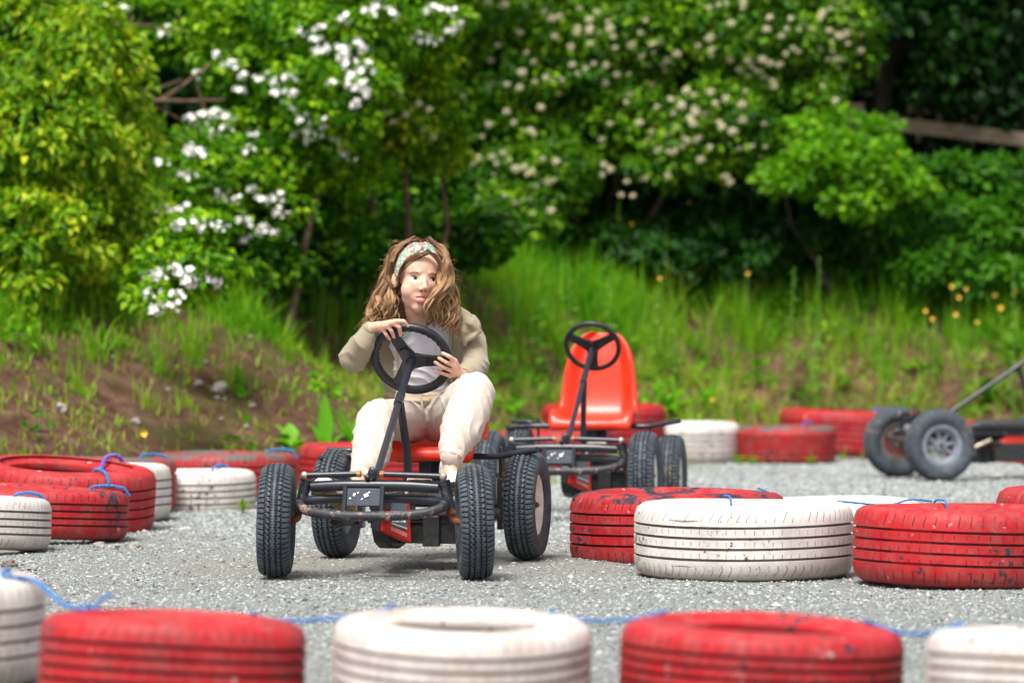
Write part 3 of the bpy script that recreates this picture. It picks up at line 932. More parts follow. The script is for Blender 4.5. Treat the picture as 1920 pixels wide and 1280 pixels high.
def make_kart(loc, phi, label, low=False, steer=0.0, sw_rad=.144, sw_thick=.0175, sw_rot=.0, ribbed=True, rims=('rim_rust', 'rim_cream', 'rim_grey', 'rim_cream'),
              rear_drop=(0, 0), spoke=False, seat=True, hub_uvz=None, WB=.90, base_v=-.01):
    root = empty("pedal_kart", loc, -phi)
    tag(root, label, 'pedal kart', 'pedal karts on the gravel track')
    FT = .352; RT = .357
    # wheels: front left, front right, rear left, rear right (left/right as one looks at its front)
    make_wheel(root, -FT, 0, KR, steer * .7, rims[0], 1.5, low, spoke, 1 if spoke else 1)
    make_wheel(root, FT, 0, KR, steer, rims[1], -1.5, low, spoke, 1 if not spoke else 1)
    make_wheel(root, -RT, WB, KR + .022 - rear_drop[0], 0, rims[2], 0, low, spoke)
    make_wheel(root, RT, WB, KR + .022 - rear_drop[1], 0, rims[3], 0, low, spoke)
    # front beam
    b = MB()
    b.tube([(-.226, 0, .318), (-.12, -.005, .324), (.12, -.005, .324), (.226, 0, .318)], .0195, 14, .05)
    b.build("front_beam", M['frame_clean'], root)
    b = MB()   # bumper hoop
    P = []
    for k in range(65):
        a = 2 * math.pi * k / 64
        x = .256 * math.copysign(abs(math.cos(a)) ** .8, math.cos(a)); y = .078 * math.copysign(abs(math.sin(a)) ** .95, math.sin(a))
        P.append(Vector((x, -.045 + y, .262 + (y * .50 if y < 0 else y * .22))))
    b.tube(P[:33], .0170, 12, cap=True)
    b.build("bumper_rear_bar", M['frame_clean'], root)
    b = MB(); b.tube(P[32:], .0172, 12, cap=True)
    b.build("bumper", M['frame_rusty'], root)
    # number plate between beam and bumper
    b = MB(); b.box((-.028, -.052, .285), (.136, .006, .062), Matrix.Rotation(R(-14), 3, 'X'))
    pl = b.build("plate", M['plate'], root, bevel=.002)
    sp = MB()
    for (x, z, w_, h_) in ((-.06, .294, .012, .008), (-.047, .300, .008, .005), (-.018, .292, .016, .013), (-.032, .279, .008, .005), (-.008, .302, .007, .006), (-.074, .281, .005, .008)):
        sp.box((x, -.0575 + (z - .285) * .24, z), (w_, .003, h_), Matrix.Rotation(R(-14), 3, 'X') @ Matrix.Rotation(x * 20, 3, 'Y'))
    sp.build("flaked_paint", M['scuff_white'], pl, bevel=.001)
    for sx in (-1, 1):
        b = MB(); b.tube([(-.028 + sx * .066, -.045, .322), (-.028 + sx * .066, -.058, .272), (-.028 + sx * .068, -.07, .235)], .009, 8)
        b.build("plate_stay", M['frame_clean'], root)
        # king pin, stub axle, tie rod
        b = MB(); b.tube([(sx * .246, 0, .335), (sx * .268, 0, .238)], .0195, 14)
        b.tube([(sx * .243, 0, .342), (sx * .248, 0, .325)], .022, 14)
        kp = b.build("king_pin", M['frame'], root)
        b = MB(); b.tube([(sx * .266, 0, .244), (sx * .270, 0, .228)], .020, 14)
        b.tube([(sx * .270, 0, .232), (sx * .275, 0, .206), (sx * .300, 0, .198), (sx * .345, 0, KR)], .012, 12, .02)
        b.build("stub_axle", M['rust'], root)
        b = MB(); b.tube([(sx * .236 , -.02, .358), (sx * .035 - .012, -.015, .364)], .0105, 12)
        tr = b.build("tie_rod", M['frame_clean'], root)
        b = MB(); b.sphere((sx * .246, -.02, .357), .0145, nu=14, nv=9); b.tube([(sx * .246, -.02, .357), (sx * .222, -.02, .358)], .0095, 8); b.tube([(sx * .246, -.018, .36), (sx * .246, -.008, .332)], .008, 8)
        b.build("ball_joint", M['zinc'], tr)
        b = MB(); b.tube([(sx * .048 - .012, -.016, .3636), (sx * .034 - .012, -.016, .364)], .0118, 8)
        b.build("lock_nut", M['brass'], tr)
    b = MB(); b.box((-.005, -.012, .368), (.030, .024, .036), Matrix.Rotation(R(20), 3, 'Y')); b.sphere((-.022, -.018, .352), .012, nu=10, nv=7)
    b.tube([(-.005, -.03, .372), (-.005, .015, .372)], .012, 10)
    b.build("steering_arm", M['frame'], root, bevel=.003)
    # steering column
    hub = Vector(hub_uvz or (0.0, .66, .755))
    base = Vector((0.0, base_v, .335))
    ax = (hub - base).normalized()
    b = MB(); b.tube([base, base + ax * ((hub - base).length * .66)], .0125, 14)
    cl = b.build("steering_column", M['frame_clean'], root)
    b = MB(); L = (hub - base).length
    b.tube([base + ax * L * .62, base + ax * L * .70, base + ax * L * .72, hub], [.0162, .0162, .0140, .0140], 14)
    b.build("column_sleeve", M['frame_clean'], cl)
    # support post and backbone
    jp = base + ax * L * .66
    b = MB(); b.tube([jp + Vector((0, .012, -.012)), (.0, jp.y + .07, .42), (.0, jp.y + .085, .27)], .0145, 14, .04)
    b.build("support_post", M['frame_clean'], root)
    b = MB(); b.box((0, .50, .262), (.045, .99, .045)); b.box((0, .015, .285), (.045, .03, .06))
    b.build("main_beam", M['frame'], root, bevel=.004)
    # cross bar, axle, hangers
    b = MB()
    b.tube([(-.40, .80, .388), (-.30, .86, .398), (.26, .86, .398), (.41, .82, .425)], .0115, 12, .03)
    b.tube([(-.395, .90, .418), (-.30, .93, .414), (-.22, .86, .405)], .0105, 12, .03)
    b.build("cross_bar", M['frame'], root)
    b = MB(); b.tube([(-RT + .02, WB, KR + .022), (RT - .02, WB, KR + .022)], .0125, 12)
    b.build("rear_axle", M['frame'], root)
    for sx in (-1, 1):
        b = MB(); b.box((sx * .262, WB - .01, .225), (.020, .050, .185)); b.box((sx * .262, WB - .02, .37), (.012, .012, .13))
        b.lathe([(0, .020), (.026, .020), (.030, .010), (.030, -.010), (.026, -.020), (0, -.020)], 16, Matrix.Translation((sx * .285, WB, KR + .022)) @ RX)
        hp = b.build("bearing_hanger", M['frame'], root, bevel=.002)
        b = MB()
        for z in (.29, .257, .145):
            b = MB(); b.lathe([(0, .008), (.009, .008), (.010, 0), (0, 0)], 6, Matrix.Translation((sx * .262 + sx * .010, WB - .03, z)) @ (RX if sx > 0 else RX.inverted()))
            b.build("bolt", M['brass'], hp)
    # seat post and seat
    b = MB(); b.box((.010, .80, .335), (.022, .022, .11)); b.box((0.01, .88, .34), (.10, .03, .10)); b.box((0.01, .86, .382), (.22, .2, .008))
    b.build("seat_post", M['frame'], root, bevel=.002)
    if seat: seat_mesh(root, .76)
    # gear case and chain guard
    b = MB(); b.box((.10, .50, .155), (.24, .26, .100)); b.box((.12, .36, .15), (.06, .03, .108)); b.box((.10, .38, .208), (.26, .06, .012)); b.box((.10, .367, .182), (.25, .012, .006))
    b.build("gear_case", M['plastic'], root, bevel=.006)
    b = MB()      # rounded guard in the v-z plane, thin across u
    prof = [(.20, .25), (.17, .21), (.175, .155), (.21, .115), (.28, .092), (.40, .085), (.52, .10), (.62, .13), (.66, .20), (.62, .255)]
    def plate_uz(mb, prof, u0, u1, skew=0.0):
        N = len(prof)
        vs = [(u0 + skew * (v - .2), v, z) for v, z in prof] + [(u1 + skew * (v - .2), v, z) for v, z in prof]
        mb.add(vs, [tuple(range(N)), tuple(range(2 * N - 1, N - 1, -1))] + [(i, N + i, N + (i + 1) % N, (i + 1) % N) for i in range(N)])
    plate_uz(b, prof, -.055, .00)
    guard = b.build("chain_guard", M['plastic'], root, bevel=.008)
    return root, guard

def guard_panel(root, guard, text=None):
    """coloured sticker panel on the forward slanting face of the guard"""
    # panel plane: spanned by e1 (right-down) and e2 (up), facing forward-left as in a slanted nose
    o = Vector((.018, .145, .215)); e1 = Vector((.075, .085, -.010)); e1n = e1.normalized(); e2 = Vector((0, -.02, 1)).normalized()
    nrm = e1n.cross(e2).normalized()
    if nrm.y > 0: nrm = -nrm
    def quad(mb, pts, off, th=.002):
        vs = [o + e1n * a + e2 * b + nrm * off for a, b in pts]
        vs2 = [q - nrm * th for q in vs]; N = len(pts)
        mb.add(vs + vs2, [tuple(range(N)), tuple(range(2 * N - 1, N - 1, -1))] + [(i, N + i, N + (i + 1) % N, (i + 1) % N) for i in range(N)])
    b = MB(); quad(b, [(-.004, .05), (.088, .05), (.094, -.092), (.012, -.068), (-.004, -.058)], .0, .05)
    nose = b.build("guard_nose", M['guard_red'], guard, bevel=.003)
    b = MB(); quad(b, [(.004, -.038), (.074, -.058), (.074, -.074), (.004, -.053)], .002); b.build("stripe", M['guard_pink'], nose)
    b = MB(); quad(b, [(.004, .045), (.074, .045), (.074, -.050), (.004, -.034)], .003); b.build("sticker", M['guard_grey'], nose)
    b = MB(); quad(b, [(.006, -.026), (.073, -.041), (.073, -.044), (.006, -.029)], .0045, .001); b.build("sticker_line", M['white'], nose)
    if text:
        cu = bpy.data.curves.new("lettering", 'FONT'); cu.body = text; cu.size = .0255; cu.extrude = .0005
        cu.offset = .0008
        ob = bpy.data.objects.new("lettering", cu); col.objects.link(ob)
        dg = bpy.context.evaluated_depsgraph_get(); dg.update()
        me = bpy.data.meshes.new_from_object(ob.evaluated_get(dg)); bpy.data.objects.remove(ob)
        Mx = Matrix((e1n, (e2 - e1n * .18).normalized() * 2.1, nrm)).transposed().to_4x4(); Mx.translation = o + e1n * .006 + e2 * -.021 + nrm * .0052
        me.transform(Mx); me.materials.clear(); me.materials.append(M['white'])
        link("lettering", me, None, nose)

KX, KY = -.474, 15.0
k1, g1 = make_kart((KX, KY, 0), PHI, 'black pedal kart with a red seat being ridden by the child', steer=R(15.5), hub_uvz=(-.020, .66, .755), sw_rot=R(0))
guard_panel(k1, g1, "BERG")
def kw(u, v, z, loc=(KX, KY, 0), phi=PHI):
    c, s = math.cos(phi), math.sin(phi)
    return Vector((loc[0] + u * c + v * s, loc[1] - u * s + v * c, loc[2] + z))
HUB = Vector((-.020, .66, .755))
AX = (HUB - Vector((0, -.01, .335))).normalized()
steering_wheel(k1, HUB, AX, .1335, .0165, R(-178), True)
k2, g2 = make_kart((XP(1063, 19.3), 19.3, 0), R(9), 'empty pedal kart with a bright red plastic seat parked behind', low=True, steer=R(0),
                   rims=('rim_cream', 'rim_cream', 'rim_grey', 'rim_cream'), rear_drop=(.022, .06), hub_uvz=(.02, .68, .77))
guard_panel(k2, g2)
HUB2 = Vector((.02, .68, .77)); AX2 = (HUB2 - Vector((0, -.01, .335))).normalized()
steering_wheel(k2, HUB2, AX2, .122, .0125, R(-90), False, False)
# third kart: seen from its side at the right edge, nose to the left
c3 = Vector((XP(1762, 23.8), 23.8, 0)); ph3 = R(76)
# near front wheel is the one at u=+.352 after turning: shift so it lands on c3
ph = ph3
off = Matrix.Rotation(-ph, 3, 'Z') @ Vector((.352, 0, 0))
k3, g3 = make_kart((c3.x - off.x, c3.y - off.y, 0), ph, 'pedal kart at the right edge seen from its side, grey wheel towards us', low=True, steer=0,
                   rims=('rim_rust', 'rim_grey', 'rim_grey', 'rim_grey'), spoke=True, hub_uvz=(0, .82, .775), base_v=.13, rear_drop=(.022, .022))
for w_ in children(k3):
    if w_.name.startswith('wheel') and w_.location.x < 0: w_.rotation_euler.z = math.pi
b = MB()
prof = [(.36, .19), (.46, .245), (.95, .25), (.95, .10), (.60, .085), (.40, .10)]
N = len(prof); b.add([(.14, v, z) for v, z in prof] + [(.20, v, z) for v, z in prof], [tuple(range(N)), tuple(range(2 * N - 1, N - 1, -1))] + [(i, N + i, N + (i + 1) % N, (i + 1) % N) for i in range(N)])
b.build("side_guard", M['seat_red'], k3, bevel=.012)
b = MB(); b.tube([(.20, .20, .285), (.20, .30, .305), (.20, .60, .300), (.20, .80, .28)], [.020, .034, .036, .03], 12); b.build("chain_case", M['plastic'], k3)
b = MB(); b.tube([(.24, .20, .165), (.24, .34, .225)], .012, 8); b.box((.28, .19, .155), (.08, .06, .03)); b.build("pedal", M['zinc'], k3, bevel=.003)
HUB3 = Vector((0, .82, .775)); AX3 = (HUB3 - Vector((0, .13, .335))).normalized()
steering_wheel(k3, HUB3, AX3, .122, .0125, R(-90), False, False)
# pedals of the ridden kart and of the empty one
for kk in (k1, k2):
    b = MB(); b.tube([(-.05, .26, .262), (.05, .26, .262)], .009, 8)
    b.tube([(-.05, .26, .262), (-.055, .20, .20), (-.14, .19, .195)], .008, 8); b.tube([(.05, .26, .262), (.055, .28, .335), (.14, .27, .338)], .008, 8)
    b.build("crank", M['zinc'], kk)
    for (u, v, z) in ((-.15, .185, .186), (.19, .27, .318)):
        b = MB(); b.box((u, v, z), (.085, .060, .020)); 
        for q in range(6): b.box((u - .036 + q * .0145, v - .032, z + .002), (.006, .006, .022))
        b.build("pedal", M['plastic'], kk, bevel=.002)
b = MB(); b.box((-.005, .02, .225), (.026, .026, .10)); b.sphere((-.02, .0, .20), .008, nu=8, nv=6); b.build("stop_bracket", M['frame'], k1, bevel=.002)
# ------------------------------------------------------------------ vegetation
M['leaf_left'] = leaf_mat("yellow green drooping leaves", (.018, .065, .001), (.115, .28, .003), (.58, .62, .030), .32)
M['leaf_white'] = leaf_mat("fresh green shrub leaves", (.008, .040, .001), (.062, .22, .002), (.36, .56, .010), .32)
M['leaf_cream'] = leaf_mat("mid green shrub leaves", (.005, .026, .001), (.034, .14, .002), (.26, .46, .010), .28)
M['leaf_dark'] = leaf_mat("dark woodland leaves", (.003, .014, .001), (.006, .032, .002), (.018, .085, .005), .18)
M['leaf_bramble'] = leaf_mat("bright bramble leaves", (.03, .13, .004), (.11, .31, .006), (.28, .50, .02), .36)
M['leaf_nettle'] = leaf_mat("nettle leaves", (.012, .06, .004), (.045, .17, .006), (.12, .34, .015), .30)
M['leaf_dock'] = leaf_mat("dock leaves", (.09, .34, .015), (.16, .46, .02), (.26, .52, .05), .45, rough=.38)
M['leaf_weed'] = leaf_mat("pale weed leaves", (.08, .26, .04), (.16, .38, .05), (.30, .44, .12), .4)
M['grass'] = leaf_mat("bank grass", (.48, .36, .15), (.22, .40, .014), (.050, .25, .004), .42, rough=.6)  # darkest green also carries painted shade near the hedge
M['bark'] = simple("brown bark", (.11, .065, .04), .9, var=.4, scale=18, bumpd=.01)
M['bark_dark'] = simple("dark bark", (.035, .028, .018), .95, var=.4, scale=12, bumpd=.01)
M['rail'] = simple("weathered grey brown timber", (.50, .37, .27), .85, var=.35, scale=9, bumpd=.006)
M['petal'] = simple("white petals", (.86, .84, .80), .6)
M['petal_cream'] = simple("cream blossom", (.66, .60, .38), .7, var=.15, scale=60)
M['petal_yellow'] = simple("buttercup yellow", (.85, .50, .01), .4)
M['stem'] = simple("green stem", (.12, .26, .03), .6)
M['stem_dry'] = simple("dry brown stem", (.26, .17, .07), .8)

def surf_Y(px, py, lo=17, hi=33):
    """depth where the sight through a point meets the bank"""
    for Y in np.arange(lo, hi, .1):
        p = at(px, py, Y)
        if ground_z(p.x, Y) > p.z: return float(Y)
    return 29.0

def leaf_cloud(name, C, N_, L, W, tint, mat, droop=.35, parent=None, twist=1.0):
    """leaves at centres C with outward normals N_: folded four point blades"""
    n = len(C)
    out = N_ / (np.linalg.norm(N_, axis=1, keepdims=True) + 1e-9)
    tip = out * .6 + rng.normal(0, .55, (n, 3)) * twist; tip[:, 2] -= droop
    tip /= np.linalg.norm(tip, axis=1, keepdims=True)
    up = out * .55 + np.array([0, 0, .75]) + rng.normal(0, .40, (n, 3)) * twist
    side = np.cross(tip, up); side /= np.linalg.norm(side, axis=1, keepdims=True) + 1e-9
    nr = np.cross(side, tip)
    L = L[:, None]; W = W[:, None]
    b = C; t = C + tip * L
    m1 = C + tip * L * .32; m2 = C + tip * L * .68 - nr * L * .03
    fold = nr * W * .22
    V = np.stack([b, m1 + side * W * .5 + fold, m2 + side * W * .42 + fold, t - nr * L * .10, m2 - side * W * .42 + fold, m1 - side * W * .5 + fold, m1, m2], 1).reshape(-1, 3)
    f = np.array([(0, 6, 1), (6, 7, 1), (1, 7, 2), (7, 3, 2), (0, 5, 6), (5, 4, 6), (6, 4, 7), (7, 4, 3)])
    F = (f[None] + (np.arange(n) * 8)[:, None, None]).reshape(-1, 3)
    me = np_mesh(name, V, F, False, {"tint": np.repeat(np.clip(tint, 0, 1), 8)})
    return link(name, me, mat, parent)

def blob_leaves(blobs, n, lobe=(.10, .22), per=74, shell=.75, base=None):
    """blobs: (centre, radii). returns centres and outward normals of leaves grouped in lobes"""
    vol = np.array([b[1][0] * b[1][2] for b in blobs]); vol /= vol.sum()
    Cs, Ns, Ts = [], [], []
    nl = max(1, n // per)
    pick = rng.choice(len(blobs), nl, p=vol)
    for k in pick:
        c, r = blobs[k]; c = np.array(c); r = np.array(r)
        d = rng.normal(0, 1, 3); d /= np.linalg.norm(d)
        if d[1] > .35: d[1] *= -1           # mostly the sides towards the yard, some behind
        rad = rng.uniform(shell, 1.05)
        lc = c + d * r * rad
        lr = rng.uniform(*lobe) * .95
        m_ = int(per * rng.uniform(.5, 1.5))
        q = rng.normal(0, 1, (m_, 3)); q /= np.linalg.norm(q, axis=1, keepdims=True)
        q[:, 2] = np.where(rng.uniform(0, 1, m_) < .4, abs(q[:, 2]), q[:, 2])
        rr = lr * rng.uniform(.45, 1.0, m_) ** .6
        P = lc + q * rr[:, None] * np.array([1.15, 1.0, .75])
        Cs.append(P); Ns.append(q * .8 + d * .5)
        Ts.append(np.full(m_, rng.uniform(-.16, .16)))
    C = np.concatenate(Cs); N_ = np.concatenate(Ns); T_ = np.concatenate(Ts)
    return C, N_, T_

def shrub(name, label, cat, blobs, n, L, W, mat, lobe=(.10, .22), droop=.35, group=None, shell=.7, stems=4, tint0=.5, core=True, stem_mat='bark', kind_foliage='foliage'):
    """blobs in (px, py, Y, rx, ry, rz)"""
    B = [(tuple(at(b[0], b[1], b[2])), b[3:6]) for b in blobs]
    cx = float(np.mean([b[0][0] for b in B])); cy = float(np.mean([b[0][1] for b in B])) + .1
    gz = float(ground_z(cx, cy))
    root = empty(name, (cx, cy, gz))
    tag(root, label, cat, group)
    C, N_, T_ = blob_leaves(B, n, lobe, shell=shell)
    ok = C[:, 2] > ground_z(C[:, 0], C[:, 1]) + .03
    C, N_, T_ = C[ok], N_[ok], T_[ok]
    m_ = len(C)
    L_ = rng.uniform(.7, 1.25, m_) * L; W_ = L_ * W / L * rng.uniform(.8, 1.2, m_)
    tint = tint0 + T_ + rng.normal(0, .17, m_)
    o = leaf_cloud(kind_foliage, C - np.array([cx, cy, gz]), N_, L_, W_, tint, mat, droop, root)
    st = MB()
    for i in range(stems):
        b = B[i % len(B)]
        e = Vector(b[0]) + Vector((random.uniform(-.5, .5) * b[1][0], random.uniform(-.3, .3) * b[1][1], random.uniform(0, .6) * b[1][2])) - Vector((cx, cy, gz))
        s = Vector((random.uniform(-.2, .2), random.uniform(-.1, .2), -.1))
        md = (s + e) / 2 + Vector((random.uniform(-.15, .15), random.uniform(-.1, .1), .1))
        st.tube([s, s.lerp(md, .5) + Vector((0, 0, .08)), md, e], [.028, .022, .016, .006], 7)
    st.build("stems", M[stem_mat], root)
    return root, B

def front_Y(B, px, py, default):
    """depth of the face of the crown seen from the yard"""
    best = None
    d = at(px, py, 1.0) - Vector((0, 0, CAMZ))
    for c, r in B:
        o = np.array([0 - c[0], 0 - c[1], CAMZ - c[2]]) / np.array(r); dd = np.array(d) / np.array(r)
        a = dd @ dd; b = 2 * o @ dd; cc = o @ o - 1
        D = b * b - 4 * a * cc
        if D > 0:
            t = (-b - math.sqrt(D)) / (2 * a)
            if best is None or t < best: best = t
    return default if best is None else best

def petal_cluster(seed, n=7, r=.052, fl=.023, five=True, mat='petal', dome=.6):
    r_ = np.random.default_rng(seed)
    V = [np.zeros(3)]; F = []
    for k in range(n):
        d = r_.normal(0, 1, 3); d /= np.linalg.norm(d); d[1] = -abs(d[1]) * 1.0; d[2] = d[2] * .7 + .25; d /= np.linalg.norm(d)
        c = d * r * np.array([1.15, .6, .8]) * r_.uniform(.75, 1.05)
        nrm = d + r_.normal(0, .25, 3); nrm /= np.linalg.norm(nrm)
        u = np.cross(nrm, [0, 0, 1.0]); u /= np.linalg.norm(u); v = np.cross(nrm, u)
        s = fl * r_.uniform(.75, 1.2); a0 = r_.uniform(0, 6); ci = len(V); V.append(c)
        for q in range(5):
            a = a0 + q * 1.2566
            e = u * math.cos(a) + v * math.sin(a); g = np.cross(nrm, e)
            b = len(V)
            V += [c + e * s * .55 + g * s * .36 + nrm * s * .12, c + e * s + nrm * s * .22, c + e * s * .55 - g * s * .36 + nrm * s * .12]
            F.append((ci, b, b + 1, b + 2))
            if q == 0: F.append((0, ci, b))
    me = bpy.data.meshes.new("flower_cluster"); me.from_pydata([tuple(x) for x in V], [], F); me.update()
    me.materials.append(M[mat]); return me

def ball_cluster(seed, r=.022, n=40):
    """flat headed cream blossom made of many tiny florets"""
    r_ = np.random.default_rng(seed); V = []; F = []
    for k in range(n):
        a = r_.uniform(0, 6.283); q = math.sqrt(r_.uniform(0, 1))
        c = np.array([math.cos(a) * q * r * 1.1, math.sin(a) * q * r * 1.0, (1 - q * q) * r * .6 + r_.normal(0, .004)])
        s = r * .24
        nrm = np.array([c[0] * 1.2, c[1] * 1.2 - .4 * r, r]) + r_.normal(0, .3 * r, 3); nrm /= np.linalg.norm(nrm)
        u = np.cross(nrm, [.3, 1, .1]); u /= np.linalg.norm(u); v = np.cross(nrm, u)
        b = len(V); V += [c + u * s, c + v * s, c - u * s, c - v * s, c + nrm * s * .7]
        F += [(b, b + 1, b + 4), (b + 1, b + 2, b + 4), (b + 2, b + 3, b + 4), (b + 3, b, b + 4)]
    # tilt the head towards the yard
    me = bpy.data.meshes.new("blossom"); me.from_pydata([tuple(x) for x in V], [], F)
    me.transform(Matrix.Rotation(R(58), 4, 'X')); me.update()
    me.materials.append(M['petal_cream']); return me

# --- dark wood behind everything
wb = []
for i in range(230):
    px = -900 + 3700 * ((i * 37) % 229) / 228; py = -90 + 560 * ((i * 13) % 23) / 22
    wb.append((tuple(at(px, py, 32.6 + random.uniform(-.5, .9))), (.9, .6, .7)))
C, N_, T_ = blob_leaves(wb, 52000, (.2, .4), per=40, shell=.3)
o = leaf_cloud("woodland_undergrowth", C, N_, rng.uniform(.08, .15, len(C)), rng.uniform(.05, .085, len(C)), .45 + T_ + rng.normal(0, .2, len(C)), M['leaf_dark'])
tag(o, kind='stuff')
# unseen leaf canopy, added overhead to keep the hollow behind dark
cb = []
for i in range(40):
    cb.append(((-5.5 + 13 * ((i * 11) % 40) / 39, 31.0 + random.uniform(-1.2, 2.0), 4.9 + random.uniform(-.3, 1.2)), (1.1, 1.0, .5)))
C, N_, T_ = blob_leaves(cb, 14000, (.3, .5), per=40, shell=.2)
o = leaf_cloud("shade_canopy", C, N_, rng.uniform(.12, .2, len(C)), rng.uniform(.08, .13, len(C)), .5 + T_ + rng.normal(0, .2, len(C)), M['leaf_dark'])
tag(o, kind='stuff')

SG = 'shrubs growing along the top of the bank'
# left drooping shrub
bl = [(20, 60, 24.2, .45, .4, .35), (150, 120, 24.0, .42, .38, .30), (60, 260, 23.6, .50, .4, .42), (200, 200, 24.3, .26, .3, .22), (140, 330, 23.9, .40, .35, .30), (230, 290, 24.4, .20, .28, .22),
      (60, 430, 23.4, .42, .35, .30), (220, 420, 24.0, .24, .25, .22), (-120, 250, 23.8, .5, .4, .8), (-330, 300, 24.2, .5, .5, .8), (-300, 80, 24.6, .5, .5, .5), (-520, 250, 25.0, .5, .5, .8), (20, 520, 23.3, .30, .25, .12), (190, 500, 23.7, .16, .2, .09)]
shrub("leafy_shrub", 'yellow green drooping shrub on the bank above the leftmost tyres', 'shrub', bl, 38000, .064, .029, M['leaf_left'], (.07, .17), .75, SG, tint0=.55, shell=.65)
# white flowered shrub
bl = [(300, 40, 26.6, .50, .4, .28), (480, 80, 26.2, .50, .45, .32), (640, 60, 25.9, .42, .4, .30), (780, 40, 26.2, .30, .3, .22), (620, 180, 25.7, .36, .4, .30), (470, 160, 26.0, .36, .3, .22),
      (480, 250, 26.0, .40, .4, .20), (570, 290, 25.9, .30, .35, .22), (400, 330, 25.6, .40, .4, .22), (330, 400, 25.3, .30, .3, .20), (480, 400, 25.5, .28, .3, .18), (320, 535, 25.0, .20, .2, .14), (640, 330, 26.2, .25, .3, .2), (430, 480, 25.8, .3, .3, .15), (335, 515, 22.2, .17, .13, .11), (375, 470, 23.0, .22, .2, .16), (310, 560, 22.0, .10, .08, .06)]
ws, WB_ = shrub("flowering_shrub", 'large shrub with open white flower heads above the brown bank', 'shrub', bl, 30000, .052, .036, M['leaf_white'], (.08, .18), .35, SG, tint0=.55)
wf = [(187,15),(152,30),(212,32),(229,19),(313,62),(412,101),(437,127),(371,141),(457,144),(478,152),(499,146),(519,154),(547,150),(523,178),(551,178),(446,176),(600,90),(566,60),(605,56),(645,36),(645,109),(664,88),(686,131),(667,146),(626,157),(675,169),(669,197),(544,206),(570,225),(585,244),(596,262),(606,229),(553,253),(624,268),(637,292),(654,291),(360,225),(382,221),(405,217),(420,225),(369,236),(401,251),(429,247),(289,251),(309,274),(469,259),(467,283),(360,279),(375,292),(300,311),(326,332),(337,337),(356,332),(416,360),(418,375),(444,375),(472,356),(487,379),(523,371),(527,397),(315,401),(343,394),(336,427),(360,420),(386,424),(416,424),(461,420),(463,454),(495,435),(506,439),(538,454),(306,513),(332,504),(346,517),(357,531),(388,529),(284,522),(286,549),(337,557),(326,573),(295,580),(729,28),(709,13),(647,36),(819,22),(846,22),(859,49),(838,62),(780,73),(812,75),(696,28),(592,78),(610,98),(636,98),(655,118),(662,158),(683,178)]
pcs = [petal_cluster(i) for i in range(6)]
for i, (px, py) in enumerate(wf):
    Y = front_Y(WB_, px, py, 25.6) - .10
    p = at(px, py, Y) - ws.location
    o = link("flower_head", pcs[i % 6], None, ws, p, (random.uniform(-.4, .2), random.uniform(-.4, .4), random.uniform(-.5, .5)))
    s = random.uniform(.7, 1.25); o.scale = (s, s, s)
# bare twigs inside it
b = MB()
def twig(pts, r0, r1, Y):
    b.tube([at(px, py, Y + dy) - tw_loc for px, py, dy in pts], [r0, r1], 7)
tw_loc = Vector(ws.location)
for pts, r0, r1 in (([(225, 245, 0), (290, 195, .05), (330, 170, .1), (395, 120, .2)], .018, .008), ([(165, 110, .1), (205, 50, .15), (215, 10, .2)], .017, .010), ([(180, 135, .1), (225, 105, 0), (250, 30, .1)], .011, .006),
                    ([(240, 150, 0), (258, 120, 0), (240, 60, .1)], .009, .005), ([(235, 170, 0), (290, 188, 0), (340, 190, 0), (420, 188, .1)], .016, .009), ([(240, 175, 0), (300, 165, 0), (340, 150, .1)], .010, .005),
                    ([(150, 130, .1), (200, 150, 0), (260, 182, 0), (340, 225, .05)], .012, .006), ([(190, 45, .1), (280, 48, .1), (350, 60, .2)], .010, .005), ([(255, 240, 0), (272, 300, 0)], .008, .004)):
    twig(pts, r0, r1, 25.2)
b.build("bare_branches", M['bark'], ws)
# yellowish shrub between the white and the cream one
bl = [(740, 110, 26.5, .26, .3, .20), (770, 190, 26.4, .26, .3, .22), (800, 270, 26.6, .24, .3, .16), (690, 230, 26.6, .2, .25, .2)]
ys, YB = shrub("flowering_shrub", 'yellowish green bush with small cream buds right of the white flowered shrub', 'shrub', bl, 5000, .06, .032, M['leaf_left'], (.07, .15), .5, SG, tint0=.5)
